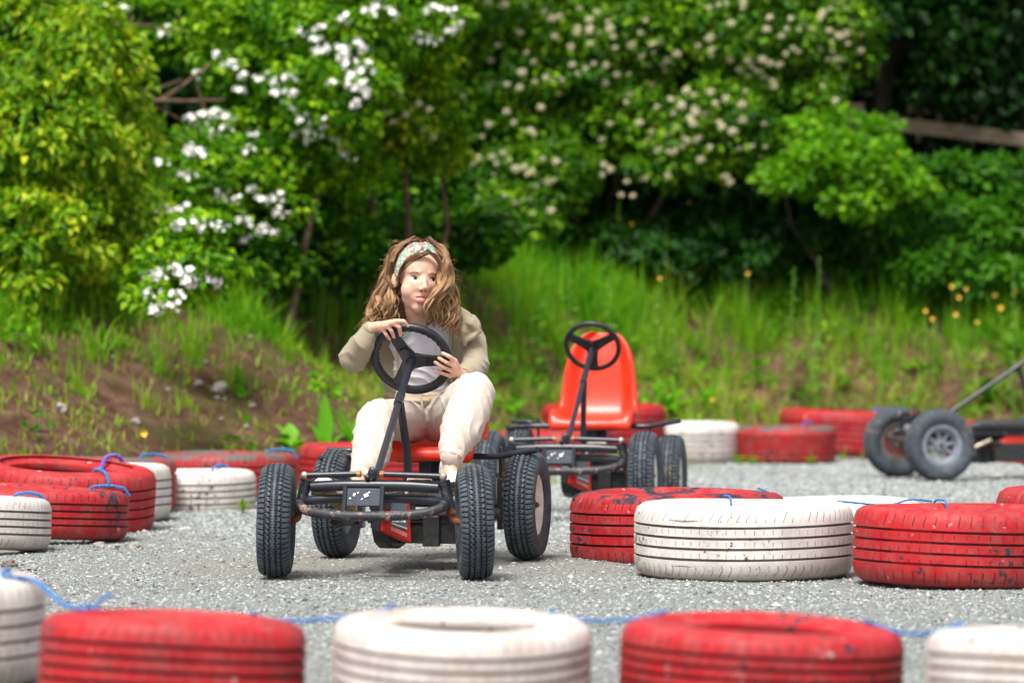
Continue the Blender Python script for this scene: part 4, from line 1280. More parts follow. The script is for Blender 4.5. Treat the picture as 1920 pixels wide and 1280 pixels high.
# cream flowered shrub
bl = [(930, 60, 30.20, .45, .5, .35), (1080, 90, 29.90, .50, .5, .40), (1240, 60, 30.00, .50, .5, .35), (1400, 70, 29.90, .50, .5, .40), (1540, 80, 30.10, .34, .4, .38), (920, 220, 29.90, .34, .4, .24), (1010, 260, 29.80, .30, .4, .20),
      (1000, 330, 29.50, .36, .45, .24), (960, 400, 29.20, .30, .35, .18), (1190, 230, 29.90, .48, .5, .28), (1360, 240, 29.70, .45, .5, .30), (1270, 310, 29.60, .30, .35, .14), (1480, 170, 29.90, .3, .4, .28), (1000, 150, 29.70, .3, .3, .15), (860, 130, 30.10, .25, .3, .3)]
cs, CB = shrub("flowering_shrub", 'broad shrub dotted with small cream blossoms behind the two karts', 'shrub', bl, 46000, .057, .035, M['leaf_cream'], (.09, .20), .45, SG, tint0=.55, stems=9)
c5 = [(1385,60),(1300,45),(1345,100),(1160,95),(1200,85),(1030,35),(925,25),(840,10),(1000,165),(1285,165),(1345,160),(1395,165),(1450,145),(1465,185),(1530,180),(1605,165),(1625,105),(1175,185),(1255,235),(1350,220),(1475,240),(1660,220),(1700,210),(1780,270),(955,265),(1035,265),(890,228),(1605,285),(1650,325),(1735,305),(1010,365),(1330,345),(1370,320),(1430,330),(1485,375),(1545,375),(1610,370),(1285,370),(1425,420),(1660,425),(1000,440),(1190,470),(1210,400),(1165,405),(1075,410),(1545,475),(1830,455),(860,415),(720,480),(1105,540),(1685,535),(1755,500),(935,560),(970,615),(1070,670),(1600,615),(1450,620),(1770,570),(1850,590),(1780,640),(1660,660),(1725,675),(810,685),(610,660),(1115,795),(1180,810),(1695,755),(1765,755),(1815,735),(920,765),(885,820),(780,790),(780,850),(870,880),(980,845),(1040,870),(1020,835),(1140,910),(1170,900),(780,920),(805,960),(870,940),(735,965),(930,980),(980,1015),(1055,1000),(1080,930),(1310,830),(1420,825),(1620,895),(1740,880),(1565,980),(990,1095),(1060,1070),(1085,1130),(1130,1165),(925,1160),(865,1110),(1025,1190),(610,1030),(1155,1055),(795,1020)]
y5 = [(350,270),(385,240),(330,330),(415,390),(365,400),(330,455),(400,460),(430,575),(330,565),(365,610),(515,650),(565,685),(495,520),(545,550)]
c6 = [(595,90),(700,95),(760,120),(740,150),(580,150),(775,200),(845,95),(870,60),(945,115),(895,155),(1010,100),(975,170),(940,185),(985,220),(1050,255),(905,215),(910,255),(885,300),(795,285),(735,260),(675,270),(840,250),(930,300),(935,345),(970,385),(645,325),(560,300),(490,300),(400,300),(305,250),(240,230),(280,200),(490,185),(130,270),(445,350),(455,375),(550,360),(565,390),(610,410),(180,455),(300,465),(375,495),(455,525),(515,435),(100,500),(225,550),(275,570),(200,595),(345,615),(410,660),(125,640),(75,670),(220,705),(160,735),(295,740),(115,755),(440,745),(510,730),(250,800),(555,785),(90,880),(375,885),(925,505),(860,430),(460,40),(380,15),(340,25),(300,45),(945,10),(980,50),(565,620),(460,600)]
bcs = [ball_cluster(i) for i in range(5)]
pts = [(600 + x / 2.667, y / 2.667) for x, y in c5] + [(1220 + x / 2.667, y / 2.667) for x, y in c6]
random.shuffle(pts)
pts += [(x + random.gauss(0, 22), y + random.gauss(0, 16)) for x, y in pts if random.random() < .45]
rest_v = []; rest_f = []
for i, (px, py) in enumerate(pts):
    Y = front_Y(CB, px, py, 29.4) - .12
    p = at(px, py, Y) - cs.location
    s = random.uniform(.65, 1.3); rt = (random.uniform(-.4, .4), random.uniform(-.4, .4), random.uniform(0, 6))
    if i < 99:
        o = link("blossom", bcs[i % 5], None, cs, p, (rt[0], rt[1], 0)); o.scale = (s, s, s)
    else:
        me = bcs[i % 5]; Mx = Matrix.Translation(p) @ Matrix.Scale(s, 4); b0 = len(rest_v)
        rest_v += [tuple(Mx @ v.co) for v in me.vertices]; rest_f += [tuple(b0 + k for k in q.vertices) for q in me.polygons]
me = bpy.data.meshes.new("blossom"); me.from_pydata(rest_v, [], rest_f); me.update()
tag(link("small_blossom", me, M['petal_cream'], cs), kind='stuff')
for i, (x, y) in enumerate(y5):
    px, py = 600 + x / 2.667, y / 2.667
    o = link("blossom", bcs[i % 5], None, ys, at(px, py, front_Y(YB, px, py, 26.3) - .1) - ys.location)
# dark low bush in the hollow and between the shrubs
bl = [(620, 400, 27.6, .5, .4, .25), (760, 350, 27.8, .45, .4, .3), (850, 440, 27.4, .45, .3, .22), (720, 460, 27.0, .35, .3, .15), (560, 470, 26.8, .3, .3, .12), (560, 400, 26.2, .32, .3, .2), (500, 500, 25.6, .35, .25, .16), (620, 490, 26.0, .35, .25, .18), (420, 540, 25.0, .22, .2, .12)]
shrub("dark_bush", 'dark green bush in shade behind the head of the child', 'bush', bl, 17000, .07, .042, M['leaf_cream'], (.08, .18), .3, SG, tint0=.42, shell=.4)
bl = [(1560, 440, 29.6, .3, .25, .14), (1660, 470, 29.5, .3, .25, .12), (1100, 470, 29.5, .3, .25, .10), (1240, 480, 29.5, .3, .25, .10), (1380, 480, 29.5, .3, .25, .10), (1130, 440, 29.9, .4, .3, .16), (1280, 450, 29.9, .4, .3, .16), (1420, 450, 29.9, .4, .3, .16), (1130, 400, 30.3, .5, .4, .28), (1290, 420, 30.90, .5, .4, .3), (1420, 440, 30.50, .45, .4, .25), (1200, 480, 30.20, .4, .3, .14), (1560, 520, 29.90, .4, .3, .16), (1480, 500, 30.00, .35, .3, .14)]
shrub("dark_bush", 'dark low bush in the shaded hollow under the cream blossoms', 'bush', bl, 20000, .085, .045, M['leaf_dark'], (.08, .18), .3, SG, tint0=.75, shell=.4)  # dark leaf colour stands in for the shade of this hollow
bl = [(1450, 300, 29.5, .12, .2, .06), (1470, 240, 29.5, .14, .2, .05), (1700, 350, 29.2, .12, .2, .05), (1560, 240, 29.6, .14, .2, .05), (1500, 260, 29.50, .22, .3, .09), (1560, 300, 29.20, .30, .3, .16), (1500, 330, 29.20, .25, .25, .12), (1640, 320, 29.30, .26, .3, .14), (1600, 370, 29.10, .20, .2, .09), (1650, 260, 29.70, .16, .2, .08)]
shrub("bramble_bush", 'bright green bramble arching in front of the left end of the timber rail', 'bush', bl, 6800, .062, .048, M['leaf_bramble'], (.08, .16), .35, SG, tint0=.5, shell=.3, stems=1, stem_mat='bark_dark')
bl = [(1640, 400, 29.5, .3, .3, .2), (1550, 430, 30.60, .3, .3, .2), (1740, 330, 29.90, .40, .3, .16), (1860, 340, 29.90, .38, .3, .16), (1700, 420, 29.50, .45, .3, .2), (1850, 430, 29.50, .45, .3, .2), (1640, 470, 29.60, .3, .25, .2), (1940, 400, 29.70, .3, .3, .3), (1760, 500, 29.30, .5, .25, .14), (1900, 510, 29.30, .4, .25, .14)]
shrub("nettle_patch", 'stand of mid green nettles below the timber rail', 'nettles', bl, 13000, .085, .040, M['leaf_nettle'], (.07, .14), .35, SG, tint0=.5, shell=.3)
# trees in the dark at the right: trunk and crown
def tree(label, trunk_pts, r0, crown_blobs, n, mat='leaf_dark', tint0=.6):
    P = [at(px, py, Y) for px, py, Y in trunk_pts]
    base = P[0].copy(); base.z = float(ground_z(base.x, base.y))
    root = empty("woodland_tree", base); tag(root, label, 'tree', 'trees in the dark wood behind the bank')
    b = MB(); pts = [Vector((0, 0, -.1))] + [p - base for p in P]
    b.tube(pts, [r0 * 1.3, r0, r0 * .8, r0 * .55], 10)
    e = pts[-1]
    for k in range(5):
        s = pts[1].lerp(e, .35 + .13 * k)
        b.tube([s, s + Vector((random.uniform(-.5, .5), random.uniform(-.3, .2), .35)), s + Vector((random.uniform(-1, 1), random.uniform(-.5, .3), .8))], [r0 * .4, r0 * .1], 6)
    b.build("trunk", M['bark_dark'], root)
    B = [(tuple(at(c[0], c[1], c[2])), c[3:6]) for c in crown_blobs]
    C, N_, T_ = blob_leaves(B, n, (.12, .26), per=40, shell=.3)
    leaf_cloud("crown", C - np.array(base), N_, rng.uniform(.07, .12, len(C)), rng.uniform(.045, .075, len(C)), tint0 + T_ + rng.normal(0, .18, len(C)), M[mat], .35, root)
tree('slim upright tree trunk in the dark wood at the left end of the rail', [(1655, 330, 30.80), (1650, 200, 30.80), (1652, 80, 30.80), (1655, -160, 30.80)], .045, [(1600, -130, 30.80, .7, .6, .3), (1700, -150, 30.80, .6, .6, .3), (1640, 20, 30.60, .2, .3, .14)], 3000)
tree('leaning tree trunk in the dark wood crossing the upright one', [(1640, 330, 31.20), (1665, 130, 31.20), (1705, 20, 31.20), (1740, -150, 31.20)], .05, [(1760, -150, 31.20, .9, .6, .3), (1760, 50, 30.90, .16, .2, .10)], 2400, tint0=.9)
tree('tree with sparse dark foliage at the far right of the wood', [(1930, 330, 31.0), (1935, 150, 31.0), (1930, 0, 31.0), (1925, -180, 31)], .09, [(1850, 60, 30.7, .5, .5, .3), (1800, 130, 30.6, .3, .3, .25), (1900, -120, 30.7, .9, .7, .35), (1880, 170, 30.5, .3, .3, .16)], 3200, tint0=.5)
tree('tree trunk deep behind the white flowered shrub', [(560, 330, 29.4), (565, 200, 29.4), (550, 60, 29.4), (560, -180, 29.4)], .06, [(500, -150, 29.3, 1.2, .7, .4), (800, -130, 29.4, .9, .6, .35)], 3600, tint0=.9)
# timber rail fence
fr = empty("rail_fence", (XP(1900, 30.6), 30.6, float(ground_z(XP(1900, 30.6), 30.6))))
tag(fr, 'weathered timber rail fence crossing the dark wood at the right', 'fence')
fl = Vector(fr.location)
pA = at(1585, 222, 31.2) - fl; pB = at(2060, 278, 30.60) - fl
d_ = (pB - pA); b = MB()
Mx = d_.to_track_quat('X', 'Z').to_matrix()
b.box((pA + pB) / 2, (d_.length, .035, .10), Mx); b.build("rail", M['rail'], fr, bevel=.006)
for f in (.05, .97):
    q = pA.lerp(pB, f); gz = float(ground_z(q.x + fl.x, q.y + fl.y)) - fl.z
    b = MB(); b.box((q.x, q.y + .07, (gz + q.z + .12) / 2 - .1), (.10, .09, q.z + .12 - gz + .2)); b.build("post", M['rail'], fr, bevel=.008)

# --- grass on the bank
def grass_blades(name, n, region, hrange, wid, tint_fn, dens_fn, parent=None, kind='stuff', lean=.62, tuft=0):
    x = rng.uniform(region[0], region[1], n * 3); y = rng.uniform(region[2], region[3], n * 3)
    vis = abs(x) < y * .150 + .5
    x, y = x[vis], y[vis]
    d = toe_dist(x, y)
    k = rng.uniform(0, 1, len(x)) < dens_fn(x, y, d)
    x, y, d = x[k][:n], y[k][:n], d[k][:n]
    N = len(x)
    hk = np.ones(N)
    if tuft:
        K = max(1, N // tuft); ci = rng.integers(0, N, K); own = rng.integers(0, K, N); loose = rng.uniform(0, 1, N) < .25
        ox, oy = rng.normal(0, .035, N), rng.normal(0, .035, N)
        x = np.where(loose, x, x[ci][own] + ox); y = np.where(loose, y, y[ci][own] + oy)
        hk = np.where(loose, rng.uniform(.5, 1, N), rng.uniform(.45, 1.35, K)[own] * rng.uniform(.6, 1.1, N)); ct = np.where(loose, 0, rng.normal(0, .13, K)[own])
        d = toe_dist(x, y); x = np.where(d > .02, x, 60.0)
    z = ground_z(x, y)
    h = rng.uniform(hrange[0], hrange[1], N) * tint_fn(x, y, d)[1] * hk
    a = rng.uniform(0, 6.283, N)
    if tuft: a = np.where(loose, a, np.arctan2(oy, ox) + rng.normal(0, .5, N))
    a = a; ln = rng.uniform(0, 1, N) ** 1.5 * lean
    dx = np.cos(a) * ln; dy = np.sin(a) * ln
    wx = -np.sin(a) * .5 + rng.normal(0, .3, N); wy = np.cos(a) * .5
    q = np.hypot(wx, wy) + 1e-6; wx = wx / q * wid * rng.uniform(.6, 1.3, N); wy = wy / q * wid
    def pt(t, s):
        return np.stack([x + dx * h * t * t + wx * s, y + dy * h * t * t + wy * s, z + h * t * (1 - .35 * ln * t) - .01], -1)
    V = np.stack([pt(0, .5), pt(0, -.5), pt(.4, .55), pt(.4, -.55), pt(.75, .35), pt(.75, -.35), pt(1.0, 0)], 1).reshape(-1, 3)
    f = np.array([(0, 1, 3), (0, 3, 2), (2, 3, 5), (2, 5, 4), (4, 5, 6)])
    F = (f[None] + (np.arange(N) * 7)[:, None, None]).reshape(-1, 3)
    t = np.clip(tint_fn(x, y, d)[0] + rng.normal(0, .12, N) + (ct if tuft else 0), 0, 1)
    me = np_mesh(name, V, F, False, {"tint": np.repeat(t, 5)})
    o = link(name, me, M['grass'], parent)
    return tag(o, kind=kind)
def leftness(x): return 1 - ss((x + .9) / 1.2)
def gd(x, y, d):
    zz = ground_z(x, y)
    nz = wob(x, y, 1.6, 5) * .5 + wob(x, y, 4.3, 2) * .35
    hi = ss((zz - .22 - .24 * leftness(x)) / .60)
    low_left = .09 + .42 * np.clip(nz - .30, 0, 1)
    low_right = .26 + .5 * np.clip(nz + .05, 0, 1)
    base = leftness(x) * low_left + (1 - leftness(x)) * low_right
    deep = np.where((x > -.2) & (d > 2.55), .12, 1.0)
    return deep * np.where(d > .05, np.clip(base * (1 - hi) + (.85 + .3 * nz) * hi, 0.04, 1), 0)
def gt(x, y, d):
    zz = ground_z(x, y); hi = ss((zz - .20) / .75)
    nz = wob(x, y, 2.2, 9)
    L = leftness(x)
    t = .32 + .42 * hi + .20 * ss((d - 1.5) / .9) + .16 * nz - .04 * (1 - L) * (1 - hi)  # greener up the bank, plus shade below the hedge put into the tint
    return t, (.36 + .55 * hi + .22 * (1 - L)) * (1 + .45 * wob(x, y, 5.5, 3))
grass_blades("bank_grass", 98000, (-5.0, 5.2, 15, 31.5), (.14, .36), .0085, gt, gd, tuft=26, lean=.8)
# lower turf: short moss and ground cover
grass_blades("ground_cover", 42000, (-4.2, 4.6, 15, 31), (.03, .09), .012, lambda x, y, d: (np.clip(.42 + .2 * wob(x, y, 3, 4), 0, 1), np.ones_like(x)), lambda x, y, d: np.where(d > .02, np.clip(.30 + .55 * wob(x, y, 2.1, 7) + .25 * (1 - leftness(x)), .03, 1), 0), lean=1.0)
# small broad leaves among the grass
cx_, cy_ = rng.uniform(-3.6, 4.2, 2600), rng.uniform(17, 30.5, 2600)
dd_ = toe_dist(cx_, cy_); zz_ = ground_z(cx_, cy_)
kp = (dd_ > .08) & (dd_ < 2.6) & (abs(cx_) < cy_ * .122 + .2) & (rng.uniform(0, 1, 2600) < np.where(cx_ > -.6, .55, .16) * (1 - .5 * ss((zz_ - 1.0) / .4)))
cx_, cy_, zz_ = cx_[kp], cy_[kp], zz_[kp]
C, N_, T_, S_ = [], [], [], []
for x_, y_, z_ in zip(cx_, cy_, zz_):
    m_ = int(rng.integers(8, 30)); s_ = rng.uniform(.03, .09); hh_ = rng.uniform(.05, .22)
    q = rng.normal(0, 1, (m_, 3)); q[:, 2] = abs(q[:, 2]); q /= np.linalg.norm(q, axis=1, keepdims=True)
    C.append(np.stack([x_ + q[:, 0] * s_, y_ + q[:, 1] * s_, z_ + .01 + q[:, 2] * hh_ * rng.uniform(.2, 1, m_)], -1)); N_.append(q)
    T_.append(np.full(m_, rng.uniform(.1, .9))); S_.append(np.full(m_, rng.uniform(.6, 1.5)))
C, N_, T_, S_ = map(np.concatenate, (C, N_, T_, S_))
L_ = rng.uniform(.035, .06, len(C)) * S_
tag(leaf_cloud("low_weeds", C, N_, L_, L_ * .6, T_ + rng.normal(0, .1, len(C)), M['leaf_bramble'], .1), kind='stuff')
# grass straggling onto the gravel edge
grass_blades("edge_grass", 5200, (-3.2, 4.4, 15, 28.5), (.04, .14), .007, lambda x, y, d: (np.full_like(x, .42), np.ones_like(x)), lambda x, y, d: np.where((d > -.75) & (d < .12), np.clip(.15 + .9 * wob(x, y, 3.1, 1), 0, .8), 0) * np.where(y > 18.5, 1, .12))

# --- broad leaved plants
def strip_leaf(V, F, T_, base, dirn, length, width, arch, tint, shape='lance', wave=.0):
    base = np.array(base, float); d = np.array(dirn, float); d /= np.linalg.norm(d)
    side = np.cross(d, [0, 0, 1.0]); 
    if np.linalg.norm(side) < .05: side = np.array([1.0, 0, 0])
    side /= np.linalg.norm(side); n_ = np.cross(side, d)
    S = 7; b0 = len(V)
    for i in range(S + 1):
        t = i / S
        w_ = width * (math.sin(math.pi * min(t * .92 + .06, 1)) ** (.8 if shape == 'lance' else .55)) * (1 - .25 * t)
        c = base + d * length * t * (1 - .12 * arch * t) + np.array([0, 0, -1]) * arch * length * t * t * .55
        wv = wave * math.sin(t * 17) * width
        V += [tuple(c + side * w_ * .5 + n_ * (w_ * .16 + wv)), tuple(c), tuple(c - side * w_ * .5 + n_ * (w_ * .16 - wv))]
    for i in range(S):
        a = b0 + i * 3
        F += [(a, a + 1, a + 4, a + 3), (a + 1, a + 2, a + 5, a + 4)]; T_ += [tint, tint]
def rosette(px, py, Y, leaves, label, mat='leaf_dock', cat='plant', group='broad leaved plants on the bank', seed=0, name='dock_plant'):
    """leaves: list of (azimuth deg, elevation deg, length, width, arch)"""
    Y = min(Y, surf_Y(px, py) - .06)
    p = at(px, py, Y); g = float(ground_z(p.x, Y)); r_ = random.Random(seed)
    V, F, T_ = [], [], []
    for (azd, el, L, W, ar) in leaves:
        a = R(azd); e = R(el)
        strip_leaf(V, F, T_, (0, 0, 0), (math.cos(a) * math.cos(e), math.sin(a) * math.cos(e), math.sin(e)), L, W, ar, r_.uniform(.25, .85), wave=.05)
    me = np_mesh(name, np.array(V), np.array(F), True, {"tint": np.array(T_)})
    o = link(name, me, M[mat], None, (p.x, Y, g)); tag(o, label, cat, group); return o
def rleaves(n, L, W, el=(25, 80), arch=(.2, .8), seed=0, az=(0, 360)):
    r_ = random.Random(seed)
    return [(az[0] + (az[1] - az[0]) * (i + r_.uniform(0, .6)) / n, r_.uniform(*el), L * r_.uniform(.7, 1.15), W * r_.uniform(.8, 1.15), r_.uniform(*arch)) for i in range(n)]
rosette(212, 868, 21.1, [(165, 42, .17, .075, .5), (150, 62, .16, .07, .3), (200, 30, .12, .06, .5), (20, 38, .19, .062, .2), (5, 30, .14, .05, .3), (90, 75, .15, .06, .2), (270, 60, .12, .05, .5), (60, 70, .14, .05, .3)], 'bright dock plant with wide spread leaves behind the faded left tyres', seed=1)
rosette(545, 835, 23.2, [(160, 60, .20, .085, .4), (100, 70, .17, .09, .3), (200, 40, .14, .07, .6), (60, 60, .15, .07, .4), (0, 40, .12, .05, .5)], 'low dock plant left of the tall pointed leaves', seed=2)
rosette(610, 850, 23.3, [(97, 84, .34, .085, .05), (60, 76, .26, .07, .2), (150, 66, .22, .08, .3), (20, 55, .20, .07, .4), (250, 65, .18, .05, .5)], 'tall dock plant with one pointed upright leaf left of the child', seed=3)
rosette(665, 850, 23.4, rleaves(8, .25, .07, seed=4), 'broad leaved plant just left of the pale trousers', seed=4)
rosette(566, 900, 21.0, [(80, 80, .16, .028, .1), (120, 60, .10, .03, .3), (300, 50, .12, .035, .9), (255, 30, .11, .035, 1.1)], 'narrow weed hanging over the red tyre behind the front wheel', seed=5)
rosette(1210, 790, 27.6, rleaves(9, .22, .07, seed=6), 'leafy dock plant behind the far white tyre', seed=6)
rosette(1255, 760, 28.0, rleaves(8, .26, .075, seed=7), 'dock plant with a broad slanting leaf above the far white tyre', seed=7)
rosette(1330, 760, 28.0, rleaves(7, .24, .06, el=(55, 85), seed=8), 'upright dock plant above the gap between far white and red tyres', seed=8)
rosette(960, 780, 26.9, rleaves(9, .18, .06, seed=9), 'small leafy plant between the two steering wheels', seed=9)
rosette(1415, 760, 28.2, rleaves(7, .17, .05, el=(50, 85), seed=10), 'small upright plant above the grey topped far tyre', seed=10)
rosette(1850, 760, 28.6, rleaves(9, .26, .08, seed=11), 'dark leafy plant under the slanting steering column at the right edge', 'leaf_nettle', seed=11)
rosette(1900, 640, 28.9, rleaves(8, .3, .09, seed=12), 'large leaved plant higher on the bank at the right edge', 'leaf_nettle', seed=12)

def stem_plant(px, py_base, py_top, Y, nl, L, W, label, mat='leaf_weed', bend=.0, seed=0, group='tall leafy weeds on the bank', stem='stem'):
    r_ = random.Random(seed)
    Y = min(Y, surf_Y(px, py_base) - .22)
    p = at(px, py_base, Y); g = float(ground_z(p.x, Y)); top_z = at(px, py_top, Y).z
    H = max(.1, top_z - g)
    root = empty("leafy_weed", (p.x, Y, g)); tag(root, label, 'weed', group)
    b = MB(); b.tube([(0, 0, -.02), (bend * .3, 0, H * .5), (bend, 0, H)], [.006, .003], 6); b.build("stem", M[stem], root)
    V, F, T_ = [], [], []
    for i in range(nl):
        t = .15 + .85 * i / nl; a = i * 2.4 + r_.uniform(-.4, .4); e = R(r_.uniform(0, 45))
        s = (1.15 - .65 * t)
        strip_leaf(V, F, T_, (bend * t * t, 0, H * t), (math.cos(a) * math.cos(e), math.sin(a) * math.cos(e), math.sin(e)), L * s * r_.uniform(.8, 1.2), W * s, .6, r_.uniform(.1, .9), 'oval')
    me = np_mesh("leaves", np.array(V), np.array(F), True, {"tint": np.array(T_)})
    link("leaves", me, M[mat], root)
    return root
sp = [(1480, 660, 500, 28.6, 18, .085, .05, 'tall pale leaved weed standing above the grey topped far tyre'), (1535, 640, 480, 28.9, 22, .06, .03, 'tallest seeding weed near the middle of the right bank'),
      (1510, 690, 570, 28.4, 14, .10, .06, 'weed with rich green leaves below the tall pale one'), (1530, 760, 620, 28.2, 12, .11, .075, 'round leaved weed above the large open far tyre'),
      (1660, 770, 655, 28.2, 14, .11, .05, 'bright green bushy weed left of the kart at the right edge'), (1690, 750, 675, 28.3, 12, .10, .05, 'second bright weed beside the kart at the right edge'),
      (1010, 700, 560, 28.0, 16, .11, .065, 'pale leafy weed above the empty kart steering wheel to its left'), (1075, 680, 520, 28.3, 16, .10, .06, 'leafy weed straight above the empty kart steering wheel'),
      (1140, 660, 520, 28.4, 14, .09, .05, 'leafy weed to the upper right of the empty kart steering wheel'), (1230, 700, 540, 28.4, 26, .07, .045, 'yellow green bushy weed right of the red seat'),
      (1265, 690, 590, 28.2, 20, .07, .045, 'lower yellow green weed right of the red seat'), (950, 690, 610, 27.5, 14, .09, .05, 'leafy weed just right of the shoulder of the child'),
      (1450, 850, 745, 27.2, 20, .055, .018, 'brown seeding weed in front of the grey topped tyre'), (420, 560, 440, 26.6, 14, .07, .03, 'upright weed under the white flowers'),
      (640, 540, 395, 27.0, 10, .05, .02, 'thin dry weed stalk left of the head of the child'), (700, 560, 440, 27.2, 18, .09, .055, 'leafy weed touching the hair of the child'), (600, 620, 520, 26.2, 12, .07, .03, 'weed in long grass left of the child'),
      (1900, 560, 480, 28.3, 14, .09, .05, 'weed among buttercups at the right edge')]
for i, (px, pb, pt_, Y, nl, L, W, lb) in enumerate(sp):
    stem_plant(px, pb, pt_, Y, nl, L, W, lb, 'leaf_weed' if i not in (2, 4, 5, 12) else 'leaf_bramble', random.uniform(-.04, .04), i, stem='stem' if i not in (12, 14) else 'stem_dry')
# weeds in front of the far tyres
for i, (px, py, Y) in enumerate([(1410, 865, 26.2), (1520, 860, 26.3), (1385, 868, 26.3), (455, 960, 19.9), (505, 930, 20.6)]):
    rosette(px, py, Y, [(R_ * 33, 50 + (R_ * 17) % 35, .10 + .012 * (R_ % 3), .012, .6) for R_ in range(12)], ['yellow green tuft before the grey topped far tyre', 'grass tuft between the two far red tyres', 'grass tuft at the corner of the far white tyre', 'grass tuft before the low white left tyre', 'grass tuft right of the low white left tyre'][i], 'leaf_left', 'grass tuft', 'grass tufts at the foot of the far tyres', i, 'grass_tuft')

# --- buttercups
def buttercup(px, py, Y, label, s=.017):
    p = at(px, py, Y); g = float(ground_z(p.x, Y)); h = max(.05, p.z - g)
    root = empty("buttercup", (p.x, Y, g)); tag(root, label, 'flower', 'buttercups on the bank')
    b = MB(); b.tube([(0, 0, 0), (.01, 0, h * .5), (0, 0, h)], .0022, 5); b.build("stem", M['stem'], root)
    V = [(0, 0, h)]; F = []
    for q in range(5):
        a = q * 1.2566; e = Vector((math.cos(a), -.45, math.sin(a) * .9)).normalized(); g_ = Vector((-math.sin(a), 0, math.cos(a)))
        b0 = len(V); V += [tuple(Vector((0, 0, h)) + e * s * .6 + g_ * s * .5), tuple(Vector((0, 0, h)) + e * s * 1.1), tuple(Vector((0, 0, h)) + e * s * .6 - g_ * s * .5)]
        F.append((0, b0, b0 + 1, b0 + 2))
    me = bpy.data.meshes.new("petals"); me.from_pydata(V, [], F); me.update(); link("petals", me, M['petal_yellow'], root)
bc = [((1237, 521), 'buttercup furthest left on the right bank, above the yellow green weed'), ((1402, 512), 'buttercup in long grass left of the tall pale weed'), ((1800, 523), 'upper left buttercup of the cluster at the right'),
      ((1817, 520), 'buttercup beside the upper left one of the right cluster'), ((1811, 541), 'buttercup in the middle of the right cluster'), ((1785, 536), 'buttercup at the left side of the right cluster'), ((1798, 557), 'buttercup at the bottom of the right cluster'),
      ((1850, 508), 'topmost buttercup of the right cluster'), ((1905, 545), 'large orange yellow buttercup close to the right edge'), ((1865, 553), 'faint buttercup between the cluster and the right edge'), ((1876, 576), 'buttercup below the faint one at the right'),
      ((1792, 589), 'lone buttercup under the right cluster'), ((1735, 582), 'left one of two low buttercups'), ((1748, 597), 'right one of two low buttercups'), ((1832, 603), 'bright yellow buttercup lowest of the right group'),
      ((1335, 748), 'buttercup just above the far white tyre'), ((1373, 792), 'small buttercup touching the top of the far white tyre'), ((270, 812), 'single orange yellow flower on the brown left bank'),
      ((1172, 456), 'upper orange flower in the shaded grass'), ((1170, 473), 'lower orange flower in the shaded grass'), ((1185, 420), 'dim orange flower under the cream blossoms'), ((1292, 381), 'orange flower in the dark hollow'), ((1355, 344), 'dim orange flower beside the cream blossoms')]
for (px, py), lb in bc:
    Y = min(surf_Y(px, py + 14) - .62, 29.7)
    buttercup(px, py, Y, lb, random.uniform(.014, .021))
# --- pale stones and daisies on the left bank
st = [(315, 740, 14, 'small white stone highest on the left bank'), (344, 743, 10, 'white pebble just right of the highest white stone'), (372, 735, 22, 'white stone at the upper end of the pale group'), (412, 740, 46, 'widest pale flat stone on the left bank'),
      (398, 741, 16, 'pale stone touching the widest one'), (408, 763, 15, 'white round stone under the widest stone'), (421, 767, 14, 'white round stone right of its twin'), (474, 781, 17, 'white stone near the tall dock leaves'),
      (415, 797, 13, 'white pebble low on the brown slope'), (461, 801, 15, 'white pebble low near the dock plant'), (255, 798, 26, 'long grey stone beside the orange flower'), (115, 771, 34, 'grey flat stone on the left part of the bank'),
      (385, 692, 14, 'pale pebble in the grass above the stones'), (470, 636, 12, 'white pebble left of the elbow'), (212, 675, 12, 'faint pebble far up the left slope')]
for k, (px, py, wp, lb) in enumerate(st):
    Y = surf_Y(px, py); p = at(px, py, Y); s = wp / 2 * Y / FPX
    me = rocks[k % 5].copy(); me.materials.clear(); me.materials.append(M['stone_pale'])
    o = link("stone", me, None, None, (p.x, Y - .01, float(ground_z(p.x, Y)) + s * .3), (0, 0, k * 1.3)); o.scale = (s, s, s * 1.1)
    tag(o, lb, 'stone', 'pale stones on the left bank')
# ------------------------------------------------------------------ the child on the kart
def skin_mat():
    m, n, l, p = new_mat("skin")
    f = noise_n(n, l, 35, 3, .5); g = noise_n(n, l, 9, 2, .5)
    c = ramp(n, l, f, [(.35, (.70, .40, .29)), (.65, (.76, .47, .35))])
    c = mixc(n, l, math_n(n, l, 'MULTIPLY', ramp(n, l, g, [(.5, (0, 0, 0)), (.7, (1, 1, 1))]), .35), c, (.74, .36, .28))
    l.new(c, p.inputs['Base Color']); p.inputs['Roughness'].default_value = .5
    p.inputs['Subsurface Weight'].default_value = .25; p.inputs['Subsurface Radius'].default_value = (.9, .35, .2); p.inputs['Subsurface Scale'].default_value = .008
    p.inputs['Specular IOR Level'].default_value = .35
    return m
M['skin'] = skin_mat()
def cloth_mat(name, c, var=.12, scale=300, bd=.0012, big=.10):
    m, n, l, p = new_mat(name)
    f = noise_n(n, l, scale, 3, .6); g = noise_n(n, l, 7, 3, .5)
    cc = ramp(n, l, f, [(.3, tuple(x * (1 - var) for x in c)), (.7, tuple(min(.95, x * (1 + var)) for x in c))])
    cc = mixc(n, l, math_n(n, l, 'MULTIPLY', g, big), cc, tuple(x * .7 for x in c))
    l.new(cc, p.inputs['Base Color']); p.inputs['Roughness'].default_value = .95; p.inputs['Specular IOR Level'].default_value = .1
    p.inputs['Sheen Weight'].default_value = .25
    bump(n, l, p, f, bd)
    return m
M['hoodie'] = cloth_mat("sage beige sweatshirt fleece", (.34, .29, .20))
M['trouser'] = cloth_mat("cream jogger fleece", (.60, .505, .435), .06, big=.06)
M['shirt'] = cloth_mat("pale lilac white cotton", (.80, .77, .84), .04, 400, .0006, .05)
